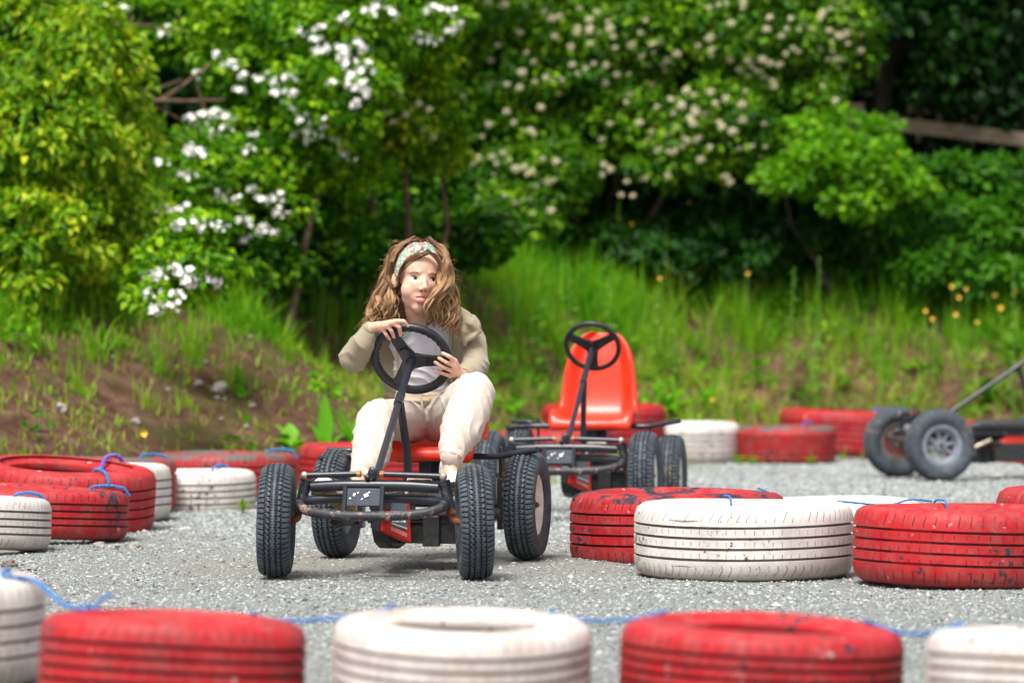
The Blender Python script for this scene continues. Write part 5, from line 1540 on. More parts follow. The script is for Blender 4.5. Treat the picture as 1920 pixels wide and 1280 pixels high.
M['rib'] = cloth_mat("cream ribbed cuff", (.72, .57, .44), .1, 200)
def hair_mat():
    m, n, l, p = new_mat("light brown wavy hair")
    a = n.new("ShaderNodeAttribute"); a.attribute_name = "tint"
    c = ramp(n, l, a.outputs['Fac'], [(0, (.10, .048, .024)), (.35, (.26, .14, .070)), (.7, (.52, .29, .135)), (1, (.76, .49, .25))])
    l.new(c, p.inputs['Base Color']); p.inputs['Roughness'].default_value = .36; p.inputs['Specular IOR Level'].default_value = .5
    return m
M['hair'] = hair_mat()
M['hair_dark'] = simple("hair in the lower layer", (.12, .060, .030), .6, var=.5, scale=60, bumpd=.004)
M['sclera'] = simple("eye white", (.55, .49, .47), .4, spec=.3)
M['iris'] = simple("brown iris", (.045, .024, .014), .6, spec=.1)
M['pupil'] = simple("pupil", (.004, .004, .004), .5, spec=.1)
M['lash'] = simple("brown lashes", (.055, .028, .020), .8)
M['brow'] = simple("light brown eyebrow", (.20, .10, .065), .9)
M['lip'] = simple("lip", (.60, .22, .18), .4)
M['tongue'] = simple("tongue", (.74, .22, .22), .40, var=.15, scale=80)
M['nostril'] = simple("nostril shade", (.10, .03, .02), .9)
M['sneaker'] = simple("white sneaker", (.74, .70, .72), .55, var=.08, scale=30)
M['sneaker_yellow'] = simple("pale yellow sneaker panel", (.75, .68, .30), .5)
M['sneaker_pink'] = simple("pink sneaker piping", (.75, .05, .16), .5)
M['sole'] = simple("tan rubber sole", (.42, .30, .15), .8, var=.3, scale=70, bumpd=.002)
M['strap'] = simple("silver strap", (.70, .66, .66), .3, metal=.4)
def band_mat():
    m, n, l, p = new_mat("floral headband cotton")
    tc = n.new("ShaderNodeTexCoord")
    v = n.new("ShaderNodeTexVoronoi"); v.inputs['Scale'].default_value = 120; l.new(tc.outputs['Object'], v.inputs['Vector'])
    v2 = n.new("ShaderNodeTexVoronoi"); v2.inputs['Scale'].default_value = 52; l.new(tc.outputs['Object'], v2.inputs['Vector'])
    c = ramp(n, l, v.outputs['Distance'], [(.0, (.09, .17, .10)), (.45, (.22, .30, .22)), (.75, (.44, .47, .40))])
    c = mixc(n, l, ramp(n, l, v2.outputs['Distance'], [(.30, (1, 1, 1)), (.36, (0, 0, 0))]), c, (.48, .12, .13))
    c = mixc(n, l, ramp(n, l, v2.outputs['Distance'], [(.10, (1, 1, 1)), (.14, (0, 0, 0))]), c, (.60, .52, .46))
    l.new(c, p.inputs['Base Color']); p.inputs['Roughness'].default_value = .9
    return m
M['band'] = band_mat()

YH = 15.72
Hc = at(783, 519, YH)
yaw, roll, pit = R(17), R(4), R(3)
fwd = Vector((math.sin(yaw), -math.cos(yaw), -math.sin(pit))).normalized()
upv = Vector((math.sin(roll), 0, math.cos(roll)))
upv = (upv - fwd * upv.dot(fwd)).normalized()
rgt = upv.cross(fwd).normalized()
HM = Matrix((rgt, fwd, upv)).transposed()         # head frame: x image right, y out of the face, z up
HS = 1.06
def hd(x, y, z): return Hc + HM @ (Vector((x, y, z)) * HS)
def hr(r): return tuple(q * HS for q in r)

hubW = kw(*HUB); c_, s_ = math.cos(PHI), math.sin(PHI)
axW = Vector((AX.x * c_ + AX.y * s_, -AX.x * s_ + AX.y * c_, AX.z)).normalized()
def hp(px, py, dy):
    """point on the plane of the steering wheel, moved dy along the view depth"""
    d = at(px, py, 1.0) - Vector((0, 0, CAMZ)); o = Vector((0, 0, CAMZ))
    t = (hubW - o).dot(axW) / d.dot(axW)
    return at(px, py, t + dy)

# ---- body: one continuous surface
b = MB()
b.sphere(hd(0, -.018, .035), hr((.077, .094, .083)), HM)
b.sphere(hd(0, .030, .030), hr((.067, .055, .060)), HM)
b.sphere(hd(0, .034, -.022), hr((.064, .056, .058)), HM)
b.sphere(hd(0, .030, -.066), hr((.0595, .049, .048)), HM); b.sphere(hd(0, .050, -.062), hr((.044, .034, .042)), HM)
b.sphere(hd(0, .052, -.098), hr((.032, .026, .025)), HM)
for s in (-1, 1):
    b.sphere(hd(s * .036, .047, -.044), hr((.033, .031, .036)), HM)
    b.sphere(hd(s * .020, .055, -.062), hr((.027, .024, .030)), HM)
    b.sphere(hd(s * .0095, .092, -.0385), hr((.0078, .0085, .0068)), HM)
    b.capsule(hd(s * .018, .081, .018), hd(s * .044, .067, .017), .0075, .0075)
    b.sphere(hd(s * .0805, .004, -.017), hr((.009, .018, .027)), HM @ Matrix.Rotation(R(s * 18), 3, 'Z') @ Matrix.Rotation(R(-8), 3, 'X'))
    b.sphere(hd(s * .077, .004, -.030), hr((.007, .009, .010)), HM)
b.capsule(hd(0, .084, .002), hd(0, .1005, -.031), .0080, .0105)
b.sphere(hd(0, .066, -.066), hr((.034, .017, .028)), HM)
neckb = at(789, 612, 15.87)
b.chain([hd(.006, -.025, -.06), hd(.008, -.03, -.11), neckb], [.044, .039, .047])
IN = .010
def torso(mb, off):
    mb.sphere(at(790, 642, 15.875), (.122 - off, .082 - off, .098 - off), nu=32, nv=20)
    mb.sphere(at(792, 690, 15.885), (.112 - off, .088 - off, .105 - off), nu=32, nv=20)
    mb.sphere(at(796, 735, 15.90), (.110 - off, .092 - off, .075 - off), nu=32, nv=20)
    mb.capsule(at(748, 612, 15.88), at(835, 610, 15.88), .045 - off)
    mb.capsule(at(725, 612, 15.88), at(862, 612, 15.88), .038 - off)
torso(b, IN)
b.sphere(at(802, 778, 15.93), (.125, .09, .07))
legL = [at(772, 790, 15.90), at(706, 784, 15.52), at(690, 850, 15.36), at(672, 905, 15.27)]
legR = [at(830, 788, 15.90), at(890, 737, 15.52), at(862, 805, 15.43), at(845, 876, 15.34)]
b.chain(legL, [.07, .055, .043, .026]); b.chain(legR, [.07, .058, .045, .027])
b.capsule(legL[-1], at(662, 925, 15.24), .026, .026); b.capsule(legR[-1], at(845, 890, 15.32), .027, .026)
shL, elL, wrL = at(716, 614, 15.87), at(663, 668, 15.70), hp(696, 615, .02)
shR, elR, wrR = at(874, 614, 15.88), at(892, 684, 15.80), hp(868, 704, .015)
b.chain([shL, elL, wrL], [.040, .034, .022]); b.chain([shR, elR, wrR], [.040, .034, .023])
# left hand over the upper left of the wheel rim
def hand(mb, wr, palm, mcps, pips, tips, thumb, r0=.0086):
    mb.capsule(wr, palm, .0205, .018)
    for m_ in mcps: mb.capsule(palm.lerp(wr, .15), m_, .0165, .0100)
    for i in range(3): mb.capsule(mcps[i], mcps[i + 1], .0098)
    for i in range(4):
        k = (.88, .97, 1.0, .96)[i]
        dip = pips[i].lerp(tips[i], .55) 
        mb.chain([mcps[i], pips[i], dip, tips[i]], [r0 * k * 1.08, r0 * k, r0 * k * .93, r0 * k * .82], 12)
    mb.chain(thumb, [.0115, .0100, .0085])
hand(b, wrL, hp(712, 611, -.004),
     [hp(718, 617, -.018), hp(726, 610, -.024), hp(735, 605, -.026), hp(744, 602, -.024)],
     [hp(724, 627, -.031), hp(734, 620, -.034), hp(749, 613, -.033), hp(757, 602, -.030)],
     [hp(731, 636, -.026), hp(739, 632, -.027), hp(751, 629, -.025), hp(765, 611, -.027)],
     [hp(714, 618, .008), hp(728, 628, .024), hp(742, 622, .026)])
hand(b, wrR, hp(858, 695, -.004),
     [hp(845, 705, -.012), hp(850, 696, -.020), hp(853, 686, -.022), hp(853, 676, -.016)],
     [hp(831, 700, -.030), hp(833, 689, -.034), hp(837, 679, -.034), hp(842, 668, -.031)],
     [hp(816, 696, -.020), hp(816, 679, -.026), hp(823, 671, -.026), hp(830, 662, -.026)],
     [hp(858, 690, .010), hp(851, 676, .026), hp(840, 668, .028)])
body = remesh(b, .0032, 5, .5)
V = vget(body)
inv = HM.transposed()
loc = (V - np.array(Hc)) @ np.array(HM) / HS          # head coordinates
def gauss(cx, cz, sx, sz): return np.exp(-((loc[:, 0] - cx) / sx) ** 2 - ((loc[:, 2] - cz) / sz) ** 2) * (loc[:, 1] > .02)
dy = np.zeros(len(V))
for s in (-1, 1):
    dy -= .0065 * gauss(s * .032, -.001, .016, .0105)
    dy -= .001 * gauss(s * .024, -.058, .010, .010)
dy += .0030 * gauss(0, -.0605, .016, .004); dy += .0035 * gauss(0, -.0755, .014, .005); dy -= .0022 * gauss(0, -.0675, .020, .0035)
dy -= .0008 * gauss(0, -.088, .016, .006)
V = V + (dy[:, None] * HS) * np.array(fwd)
ear = (np.abs(loc[:, 0]) > .072) & (loc[:, 1] < .03)
base = at(800, 840, 15.9); base.z = .44
vset(body, V - np.array(base))
bm = bmesh.new(); bm.from_mesh(body); bm.verts.ensure_lookup_table()
hv = [bm.verts[i] for i in np.nonzero((loc[:, 2] > -.16) & (loc[:, 1] > -.02) & (np.abs(loc[:, 0]) < .068) & ~((np.abs(loc[:, 0]) < .022) & (loc[:, 2] < -.02) & (loc[:, 2] > -.082)))[0]]
for _ in range(14): bmesh.ops.smooth_vert(bm, verts=hv, factor=.5, use_axis_x=True, use_axis_y=True, use_axis_z=True)
hv2 = [bm.verts[i] for i in np.nonzero((loc[:, 2] > -.10) & (loc[:, 1] > .04) & (np.abs(loc[:, 0]) < .04))[0]]
for _ in range(5): bmesh.ops.smooth_vert(bm, verts=hv2, factor=.45, use_axis_x=True, use_axis_y=True, use_axis_z=True)
bm.to_mesh(body); bm.free(); body.update()
person = link("person", body, M['skin'], None, base)
tag(person, 'person with long wavy hair in cream joggers driving the pedal kart, tongue out', 'person')
def local_tree(me, off=Vector((0, 0, 0))):
    bm = bmesh.new(); bm.from_mesh(me); t = BVHTree.FromBMesh(bm); return t
bt = local_tree(body)
def face_hit(x, z):
    o = hd(x, .3, z) - base
    h = bt.ray_cast(o, -fwd)
    return h[0] if h[0] is not None else hd(x, .08, z) - base
def patch(name, outline, m, off, parent=person, centre=None, rings=4):
    """patch hugging the face: outline in head x,z"""
    cx = sum(p[0] for p in outline) / len(outline) if centre is None else centre[0]
    cz = sum(p[1] for p in outline) / len(outline) if centre is None else centre[1]
    V = []; N = len(outline)
    def lift(x, z, o): return face_hit(x, z) + fwd * o
    V.append(lift(cx, cz, off * 1.15))
    for r_ in range(1, rings + 1):
        t = r_ / rings
        for (x, z) in outline: V.append(lift(cx + (x - cx) * t, cz + (z - cz) * t, off if r_ < rings else .0002))
    F = [(0, 1 + i, 1 + (i + 1) % N) for i in range(N)]
    for r_ in range(1, rings):
        a = 1 + (r_ - 1) * N; c = 1 + r_ * N
        F += [(a + i, c + i, c + (i + 1) % N, a + (i + 1) % N) for i in range(N)]
    me = bpy.data.meshes.new(name); me.from_pydata([tuple(v) for v in V], [], F); me.update()
    me.polygons.foreach_set("use_smooth", [True] * len(F))
    return link(name, me, m, parent)
def almond(cx, cz, hw, hu, hl_, n=24, tilt=0):
    pts = []
    for i in range(n):
        a = 2 * math.pi * i / n
        x = hw * math.cos(a); z = (hu if math.sin(a) > 0 else hl_) * math.copysign(abs(math.sin(a)) ** 1.1, math.sin(a))
        pts.append((cx + x, cz + z + tilt * x))
    return pts
for s in (-1, 1):
    cx = s * .0325; cz = -.0040
    eye = patch("eye", almond(cx, cz, .0158, .0058, .0050, tilt=s * .05), M['sclera'], .0012)
    gx_ = cx + .0030
    def clip(pts, top=.0050, bot=.0045): return [(x, min(max(z, cz - bot), cz + top)) for x, z in pts]
    patch("iris", clip(almond(gx_, cz + .0002, .0068, .0068, .0060)), M['iris'], .0019, eye)
    patch("pupil", almond(gx_, cz + .0004, .0024, .0024, .0024, 12), M['pupil'], .0025, eye, rings=2)
    patch("glint", almond(gx_ - .0016, cz + .0018, .0008, .0008, .0008, 8), M['white'], .0029, eye, rings=1)  # eye highlight laid on as a small white dot
    up = []
    for i in range(13):
        t = -1 + i / 6
        up.append((cx + t * .0160, cz + .0058 * (1 - t * t) + s * .06 * t * .014 + .0002))
    lash = up + [(x, z + .0027 * (1 - ((x - cx) / .0168) ** 2) + .0002) for x, z in reversed(up)]
    patch("eyelashes", lash, M['lash'], .0022, eye, rings=1, centre=(cx, cz + .0056))
    br = []
    for i in range(11):
        t = i / 10
        br.append((s * (.0160 + .036 * t), .0135 + .0046 * math.sin(t * 2.3) - .0035 * t))
    br = br + [(x, z + .0041 * (1 - i / 12)) for i, (x, z) in reversed(list(enumerate(br)))]
    patch("eyebrow", br, M['brow'], .0011, rings=2)
    patch("nostril", almond(s * .0078, -.0450, .0056, .0030, .0024, 12), M['nostril'], .0016, rings=1)
patch("upper_lip", [(x_ - .006, z_) for x_, z_ in [(-.0200, -.0640), (-.012, -.0612), (-.005, -.0592), (0, -.0600), (.005, -.0592), (.012, -.0612), (.0200, -.0640), (.010, -.0650), (0, -.0655), (-.010, -.0650)]], M['lip'], .0016)
patch("lower_lip", almond(-.006, -.0765, .0175, .0030, .0045), simple("pale lower lip", (.62, .30, .25), .45), .0010)
patch("mouth_line", almond(-.006, -.0668, .0195, .0016, .0014), M['lash'], .0020, rings=1)
tg = MB(); tm = HM @ Matrix.Rotation(R(-28), 3, 'X')
hit = face_hit(-.007, -.070) + base
tg.sphere(hit + fwd * .0035 - upv * .0085, (.0172, .0100, .0115), tm, nu=24, nv=14)
o = tg.build("tongue", M['tongue'], person); o.data.transform(Matrix.Translation(-base))

# ---- clothes
def wrinkle(me, amp, f1=(22, 9), seed=0, dirv=(0.2, .1, 1), bulk=.35):
    V = vget(me); N_ = nget(me)
    d = np.array(dirv, float); d /= np.linalg.norm(d)
    u = V @ d; q = V @ np.cross(d, [.3, 1, .2])
    w_ = np.empty(len(V))
    for i in range(len(V)):
        p_ = Vector(V[i].tolist())
        w_[i] = mnoise.noise(Vector((p_.x * f1[1] + seed, p_.y * f1[1], p_.z * f1[1]))) 
    a = np.sin(u * f1[0] * 2.2 + w_ * 5.0 + q * 11) ; a = 1 - np.abs(a)
    V = V + N_ * ((a ** 2 - .4)[:, None] * amp * (1 + w_[:, None]) + w_[:, None] * amp * bulk)
    vset(me, V)
def clothes(name, mb, voxel, smooth, mat, parent, amp=0, seed=0, cut=None, f1=(22, 9), dirv=(.2, .1, 1)):
    me = remesh(mb, voxel, smooth)
    vset(me, vget(me) - np.array(base))
    if amp: wrinkle(me, amp, f1, seed, dirv)
    if cut is not None:
        V = vget(me) + np.array(base); kill = cut(V)
        bm = bmesh.new(); bm.from_mesh(me); bm.verts.ensure_lookup_table()
        bmesh.ops.delete(bm, geom=[v for v in bm.verts if kill[v.index]], context='VERTS')
        bm.to_mesh(me); bm.free(); me.update()
    return link(name, me, mat, parent)
b = MB(); torso(b, -.003)
nb = np.array(at(785, 596, 15.82))
def neck_cut(V):
    px = V[:, 0] / V[:, 1] * FPX + 960; py = HOR - (V[:, 2] - CAMZ) / V[:, 1] * FPX
    e = ((px - 787) / 27) ** 2 + ((py - 588) / 23.0) ** 2
    return (e < 1)
shirt = clothes("tshirt", b, .005, 4, M['shirt'], person, .0060, 3, neck_cut, (40, 9), (.5, .1, 1))
so = shirt.modifiers.new("thick", 'SOLIDIFY'); so.thickness = .002
st_ = local_tree(shirt.data)
def shirt_disc(px, py, r, m, off, name, parent, sx=1.0, n=20):
    V = []
    o = Vector((0, 0, CAMZ)) - base
    for k in range(-1, n):
        if k < 0: q = at(px, py, 15.8)
        else: q = at(px, py, 15.8) + Vector((math.cos(k * 2 * math.pi / n) * r * sx, 0, math.sin(k * 2 * math.pi / n) * r))
        d = (q - base - o).normalized()
        h = st_.ray_cast(o + d * 14.5, d)[0] or (q - base)
        V.append(tuple(h - d * off))
    me = bpy.data.meshes.new(name); me.from_pydata(V, [], [(0, 1 + i, 1 + (i + 1) % n) for i in range(n)]); me.update()
    return link(name, me, m, parent)
em = shirt_disc(755, 622, .024, simple("light blue print", (.28, .60, .75), .8), .004, "printed_emblem", shirt)
shirt_disc(751, 621, .0185, simple("orange red print", (.80, .22, .10), .8), .0052, "printed_emblem", shirt)
shirt_disc(752, 623, .010, simple("yellow print", (.85, .60, .20), .8), .0062, "printed_emblem", shirt, 1.3)

b = MB()
b.sphere(at(800, 772, 15.92), (.138, .100, .075), nu=28, nv=16)
b.capsule(at(765, 762, 15.90), at(832, 760, 15.90), .062)
b.chain([at(775, 790, 15.90), at(740, 786, 15.70), at(707, 786, 15.52)], [.080, .078, .072])
b.chain([at(707, 786, 15.52), at(700, 820, 15.45), at(696, 850, 15.39), at(685, 876, 15.33)], [.072, .073, .072, .056])
b.chain([at(685, 876, 15.33), at(676, 890, 15.30)], [.056, .038])
b.chain([at(826, 788, 15.90), at(860, 764, 15.72), at(889, 737, 15.53)], [.086, .084, .077])
b.chain([at(889, 737, 15.53), at(876, 775, 15.47), at(862, 812, 15.41), at(851, 838, 15.37)], [.077, .080, .073, .056])
b.chain([at(851, 838, 15.37), at(846, 854, 15.344)], [.056, .044])
tr = clothes("joggers", b, .006, 6, M['trouser'], person, .0050, 8, None, (30, 9), (1, .2, .28))
for (p, q, r_) in ((at(678, 886, 15.305), at(673, 898, 15.285), .039), (at(849, 847, 15.352), at(845.5, 859, 15.341), .044)):
    cb_ = MB(); a = (q - p).normalized(); n_ = 64; vs = []
    u = a.orthogonal().normalized(); v = a.cross(u)
    for j in range(5):
        for k in range(n_):
            an = 2 * math.pi * k / n_; rr = r_ * (1 + .025 * (k % 2)) * (.93, 1.02, 1.0, 1.02, .90)[j]
            vs.append(p + (q - p) * (j / 4) + (u * math.cos(an) + v * math.sin(an)) * rr)
    cb_.add(vs, [(j * n_ + k, j * n_ + (k + 1) % n_, (j + 1) * n_ + (k + 1) % n_, (j + 1) * n_ + k) for j in range(4) for k in range(n_)])
    o = cb_.build("cuff", M['rib'], tr); o.data.transform(Matrix.Translation(-base))
# waistband and drawstring
wb_ = MB(); n_ = 72; vs = []
for j, (py, k_) in enumerate(((734, .97), (738, 1.02), (744, 1.0), (750, 1.03), (753, .97))):
    for k in range(n_):
        an = 2 * math.pi * k / n_; rr = k_ * (1 + .012 * math.sin(k * 5.3))
        c0 = at(799, py, 15.905); vs.append(c0 + Vector((math.cos(an) * .122 * rr, math.sin(an) * .103 * rr, 0)))
wb_.add(vs, [(j * n_ + k, j * n_ + (k + 1) % n_, (j + 1) * n_ + (k + 1) % n_, (j + 1) * n_ + k) for j in range(4) for k in range(n_)])
o = wb_.build("waistband", M['rib'], tr); o.data.transform(Matrix.Translation(-base))
ds = MB(); ds.tube([at(789, 738, 15.785), at(791, 755, 15.778), at(794, 775, 15.775), at(797, 790, 15.79)], [.0042, .0042, .0045, .005], 8)
ds.tube([at(789, 738, 15.785), at(800, 742, 15.783), at(806, 738, 15.79)], .004, 8)
o = ds.build("drawstring", M['trouser'], tr); o.data.transform(Matrix.Translation(-base))

b = MB()
b.chain([at(716, 612, 15.88), at(690, 640, 15.79), at(664, 667, 15.70)], [.047, .046, .050])
b.sphere(at(663, 671, 15.70), .0545, nu=28, nv=18)
b.chain([at(664, 667, 15.70), at(682, 642, 15.64), wrL.lerp(elL, .10)], [.052, .046, .035])
b.chain([at(874, 612, 15.88), at(888, 645, 15.85), at(892, 684, 15.80)], [.052, .050, .050])
b.chain([at(892, 684, 15.80), at(882, 697, 15.72), wrR.lerp(elR, .10)], [.052, .047, .036])
b.chain([at(727, 604, 15.885), at(728, 660, 15.89), at(736, 715, 15.89), at(738, 735, 15.90)], [.052, .042, .040, .036])
b.chain([at(863, 606, 15.86), at(862, 655, 15.86), at(860, 705, 15.87), at(856, 732, 15.89)], [.050, .044, .040, .034])
b.sphere(at(795, 645, 15.975), (.14, .055, .13)); b.sphere(at(797, 710, 15.985), (.13, .055, .10))
b.capsule(at(735, 606, 15.93), at(860, 606, 15.93), .045)
b.chain([at(732, 604, 15.83), at(722, 588, 15.88), at(755, 582, 15.95), at(800, 578, 15.97), at(848, 584, 15.93), at(872, 596, 15.85), at(884, 622, 15.81)], [.018, .024, .034, .036, .034, .030, .020])
b.capsule(at(872, 596, 15.86), at(893, 612, 15.84), .026, .018)
hoodie = clothes("hooded_sweatshirt", b, .0055, 5, M['hoodie'], person, .0046, 21, None, (34, 9), (.75, .3, .8))
# fallen hood corner on the shoulder
b = MB(); b.chain([at(866, 596, 15.80), at(884, 606, 15.775), at(897, 622, 15.775)], [.020, .022, .012]); b.chain([at(866, 596, 15.80), at(868, 622, 15.765), at(872, 646, 15.775)], [.018, .014, .008]); b.chain([at(897, 622, 15.775), at(886, 632, 15.765), at(874, 640, 15.77)], [.011, .011, .008]); b.sphere(at(880, 617, 15.785), (.032, .014, .034))
clothes("hood", b, .004, 6, M['hoodie'], hoodie, .002, 2, None, (30, 9))
b = MB(); b.chain([at(700, 580, 15.80), at(692, 590, 15.80), at(702, 604, 15.80)], [.012, .014, .010]); b.chain([at(700, 580, 15.80), at(716, 577, 15.82), at(735, 582, 15.84)], [.012, .014, .012])
clothes("hood", b, .004, 6, M['hoodie'], hoodie, .002, 2, None, (30, 9))
# cuffs of the sweatshirt
for (w0, e0, r_) in ((wrL, elL, .031), (wrR, elR, .032)):
    cb_ = MB(); a = (e0 - w0).normalized(); u = a.orthogonal().normalized(); v = a.cross(u); vs = []; n_ = 48
    for j, (d, k_) in enumerate(((-.004, .84), (-.006, .95), (.004, 1.0), (.018, 1.04), (.030, 1.10))):
        for k in range(n_):
            an = 2 * math.pi * k / n_; vs.append(w0 + a * d + (u * math.cos(an) + v * math.sin(an)) * r_ * k_ * (1 + .012 * (k % 2)))
    cb_.add(vs, [(j * n_ + k, j * n_ + (k + 1) % n_, (j + 1) * n_ + (k + 1) % n_, (j + 1) * n_ + k) for j in range(4) for k in range(n_)])
    o = cb_.build("sleeve_cuff", M['hoodie'], hoodie); o.data.transform(Matrix.Translation(-base))
# seam of the open front
for pts in ([at(749, 606, 15.79), at(744, 640, 15.80), at(746, 690, 15.80), at(749, 738, 15.81)], [at(846, 612, 15.785), at(843, 650, 15.79), at(846, 700, 15.81), at(848, 738, 15.82)]):
    sm = MB(); sm.tube(pts, .0050, 8); o = sm.build("zip_edge", M['hoodie'], hoodie); o.data.transform(Matrix.Translation(-base))

# ---- sneakers
def sneaker(heel, toe, up, label=None, w_=.036):
    y = (toe - heel); L = y.length; y.normalize(); z = (up - y * up.dot(y)).normalized(); x = y.cross(z)
    F_ = Matrix((x, y, z)).transposed()
    def q(a, b_, c): return heel + F_ @ Vector((a, b_, c))
    b = MB()
    b.chain([q(0, .028, .034), q(0, L * .45, .034), q(.003, L * .80, .024)], [.031, .033, .029])
    b.chain([q(0, .030, .045), q(0, .040, .072)], [.032, .030]); b.chain([q(-.008, L * .78, .022), q(.010, L * .84, .020)], [.026, .024])
    up_ = clothes("sneaker", b, .0035, 4, M['sneaker'], person)
    out = [(0, -.004), (.022, .006), (.031, .035), (.028, L * .45), (.039, L * .72), (.034, L * .90), (.014, L * 1.02), (-.010, L * 1.01), (-.030, L * .88), (-.036, L * .70), (-.028, L * .42), (-.030, .035), (-.020, .006)]
    b = MB(); N = len(out); b.add([q(a, b_, -.008) for a, b_ in out] + [q(a, b_, .014) for a, b_ in out], [tuple(range(N)), tuple(range(2 * N - 1, N - 1, -1))] + [(i, N + i, N + (i + 1) % N, (i + 1) % N) for i in range(N)])
    for k in range(7): b.box(q(0, .02 + (L - .03) * k / 6.5, -.009), (.050, .008, .006), F_)
    so_ = b.build("sole", M['sole'], up_, bevel=.003); so_.data.transform(Matrix.Translation(-base))
    b = MB(); b.tube([q(-.036, L * .42, .018), q(-.028, L * .46, .050), q(0, L * .50, .066), q(.028, L * .46, .050), q(.036, L * .42, .018)], .006, 8)
    o = b.build("strap", M['strap'], up_); o.data.transform(Matrix.Translation(-base))
    b = MB(); b.tube([q(-.034, L * .70, .017), q(-.022, L * .66, .044), q(0, L * .64, .052), q(.022, L * .66, .044), q(.036, L * .70, .017)], .004, 8)
    o = b.build("piping", M['sneaker_pink'], up_); o.data.transform(Matrix.Translation(-base))
    b = MB(); b.sphere(q(-.012, L * .34, .062), (.014, .010, .008), F_); b.sphere(q(.016, L * .34, .058), (.012, .012, .009), F_)
    o = b.build("side_panel", M['sneaker_yellow'], up_); o.data.transform(Matrix.Translation(-base))
sneaker(at(664, 960, 15.25), at(592, 908, 15.09), Vector((.25, .85, .45)))
sneaker(at(838, 905, 15.42), at(862, 925, 15.22), Vector((.0, -.45, .9)))

# ---- head band
def band_pt(al, w_, lift=0):
    pinch = 1 - .45 * math.exp(-((al - 1.50) / .16) ** 2)
    y0 = .038 + .004 * math.cos(al); half = .0270 * pinch * (.55 + .45 * min(1, math.sin(al) * 1.7 + .25))
    d = Vector((0, .62 + .38 * (1 - math.sin(al)), -.78 * math.sin(al)))
    r = 1 + lift - .05 * (w_ ** 2) + .03 * math.exp(-((al - 1.50) / .18) ** 2)
    return hd(-.0915 * math.cos(al) * r, y0 + d.y * half * w_, .000 + (.107 * r) * math.sin(al) + d.z * half * w_)
b = MB(); NA, NW = 60, 9; vs = []
for i in range(NA):
    al = -.02 + (math.pi + .04) * i / (NA - 1)
    for j in range(NW):
        w_ = -1 + 2 * j / (NW - 1)
        vs.append(band_pt(al, w_, .012 * math.sin(j * 2.4 + al * 3) * .5))
b.add(vs, [(i * NW + j, i * NW + j + 1, (i + 1) * NW + j + 1, (i + 1) * NW + j) for i in range(NA - 1) for j in range(NW - 1)])
hbnd = b.build("headband", M['band'], person); hbnd.data.transform(Matrix.Translation(-base))
mm = hbnd.modifiers.new("thick", 'SOLIDIFY'); mm.thickness = .004; mm.offset = 0
b = MB()
kn = hd(.006, .048, .102)
b.capsule(kn + HM @ Vector((-.010, -.004, .002)), kn + HM @ Vector((.010, .006, -.004)), .0075, .0065); b.capsule(kn + HM @ Vector((-.006, .012, -.010)), kn + HM @ Vector((.008, -.008, .004)), .006, .006)
o = b.build("band_knot", M['band'], hbnd); o.data.transform(Matrix.Translation(-base))

# ---- hair
b = MB()
b.sphere(hd(0, -.026, .040), hr((.085, .092, .083)), HM)
b.chain([at(732, 505, YH + .04), at(727, 545, YH + .04), at(720, 580, YH + .03), at(714, 598, YH + .05)], [.020, .028, .034, .02])
b.chain([at(826, 500, YH + .02), at(836, 545, YH + .02), at(834, 590, YH + .0), at(832, 606, YH + .03)], [.026, .032, .034, .02])
b.chain([at(785, 540, YH + .10), at(785, 585, YH + .12)], [.075, .07])
b.chain([at(756, 540, YH + .06), at(754, 570, YH + .07), at(748, 592, YH + .08)], [.024, .024, .02])
hm = remesh(b, .005, 4); vset(hm, vget(hm) - np.array(base)); wrinkle(hm, .006, (30, 14), 4, (1, .1, .1))
under = link("hair", hm, M['hair_dark'], person)
hr_rng = random.Random(77)
def catmull(P, per=5):
    q = []; PP = [P[0] * 2 - P[1]] + P + [P[-1] * 2 - P[-2]]
    for i in range(1, len(PP) - 2):
        for k in range(per):
            t = k / per; a, b_, c, d = PP[i - 1], PP[i], PP[i + 1], PP[i + 2]
            q.append(.5 * ((2 * b_) + (c - a) * t + (2 * a - 5 * b_ + 4 * c - d) * t * t + (3 * b_ - a - 3 * c + d) * t ** 3))
    q.append(P[-1]); return q
SV, SF, ST = [], [], []
def strand(P, r, tint0, tint1):
    n0 = len(SV); m_ = len(P)
    t0 = (P[1] - P[0]).normalized(); nr = t0.orthogonal().normalized()
    for i, p in enumerate(P):
        t = (P[min(i + 1, m_ - 1)] - P[max(i - 1, 0)])
        if t.length < 1e-7: t = t0
        t = t.normalized(); nr = (nr - t * nr.dot(t)).normalized(); bn = t.cross(nr)
        k = i / (m_ - 1); rr = r * (min(1, .5 + 4 * k)) * (1 - .75 * k ** 3)
        for a in (0, 2.094, 4.189): SV.append(p + (nr * math.cos(a) + bn * math.sin(a)) * rr)
    for i in range(m_ - 1):
        for a in range(3):
            a2 = (a + 1) % 3
            SF.append((n0 + i * 3 + a, n0 + i * 3 + a2, n0 + (i + 1) * 3 + a2, n0 + (i + 1) * 3 + a))
            ST.append(tint0 + (tint1 - tint0) * i / (m_ - 1))
def template(pts): return [at(px, py, YH + dy_) for px, py, dy_ in pts]
TL = (template([(782, 452, .01), (748, 470, .01), (733, 497, .03), (727, 528, .03), (737, 562, .00), (743, 588, .0), (738, 606, .02)]),
      template([(782, 450, .04), (738, 470, .04), (727, 508, .04), (714, 545, .04), (699, 575, .03), (689, 598, .03), (690, 612, .03)]))
TRr = (template([(806, 452, -.00), (832, 470, -.03), (837, 495, -.06), (827, 525, -.095), (811, 550, -.112), (801, 580, -.105), (798, 612, -.03)]),
       template([(802, 451, .04), (828, 470, .04), (841, 508, .04), (849, 545, .04), (853, 580, .03), (854, 608, .0), (850, 628, 0)]))
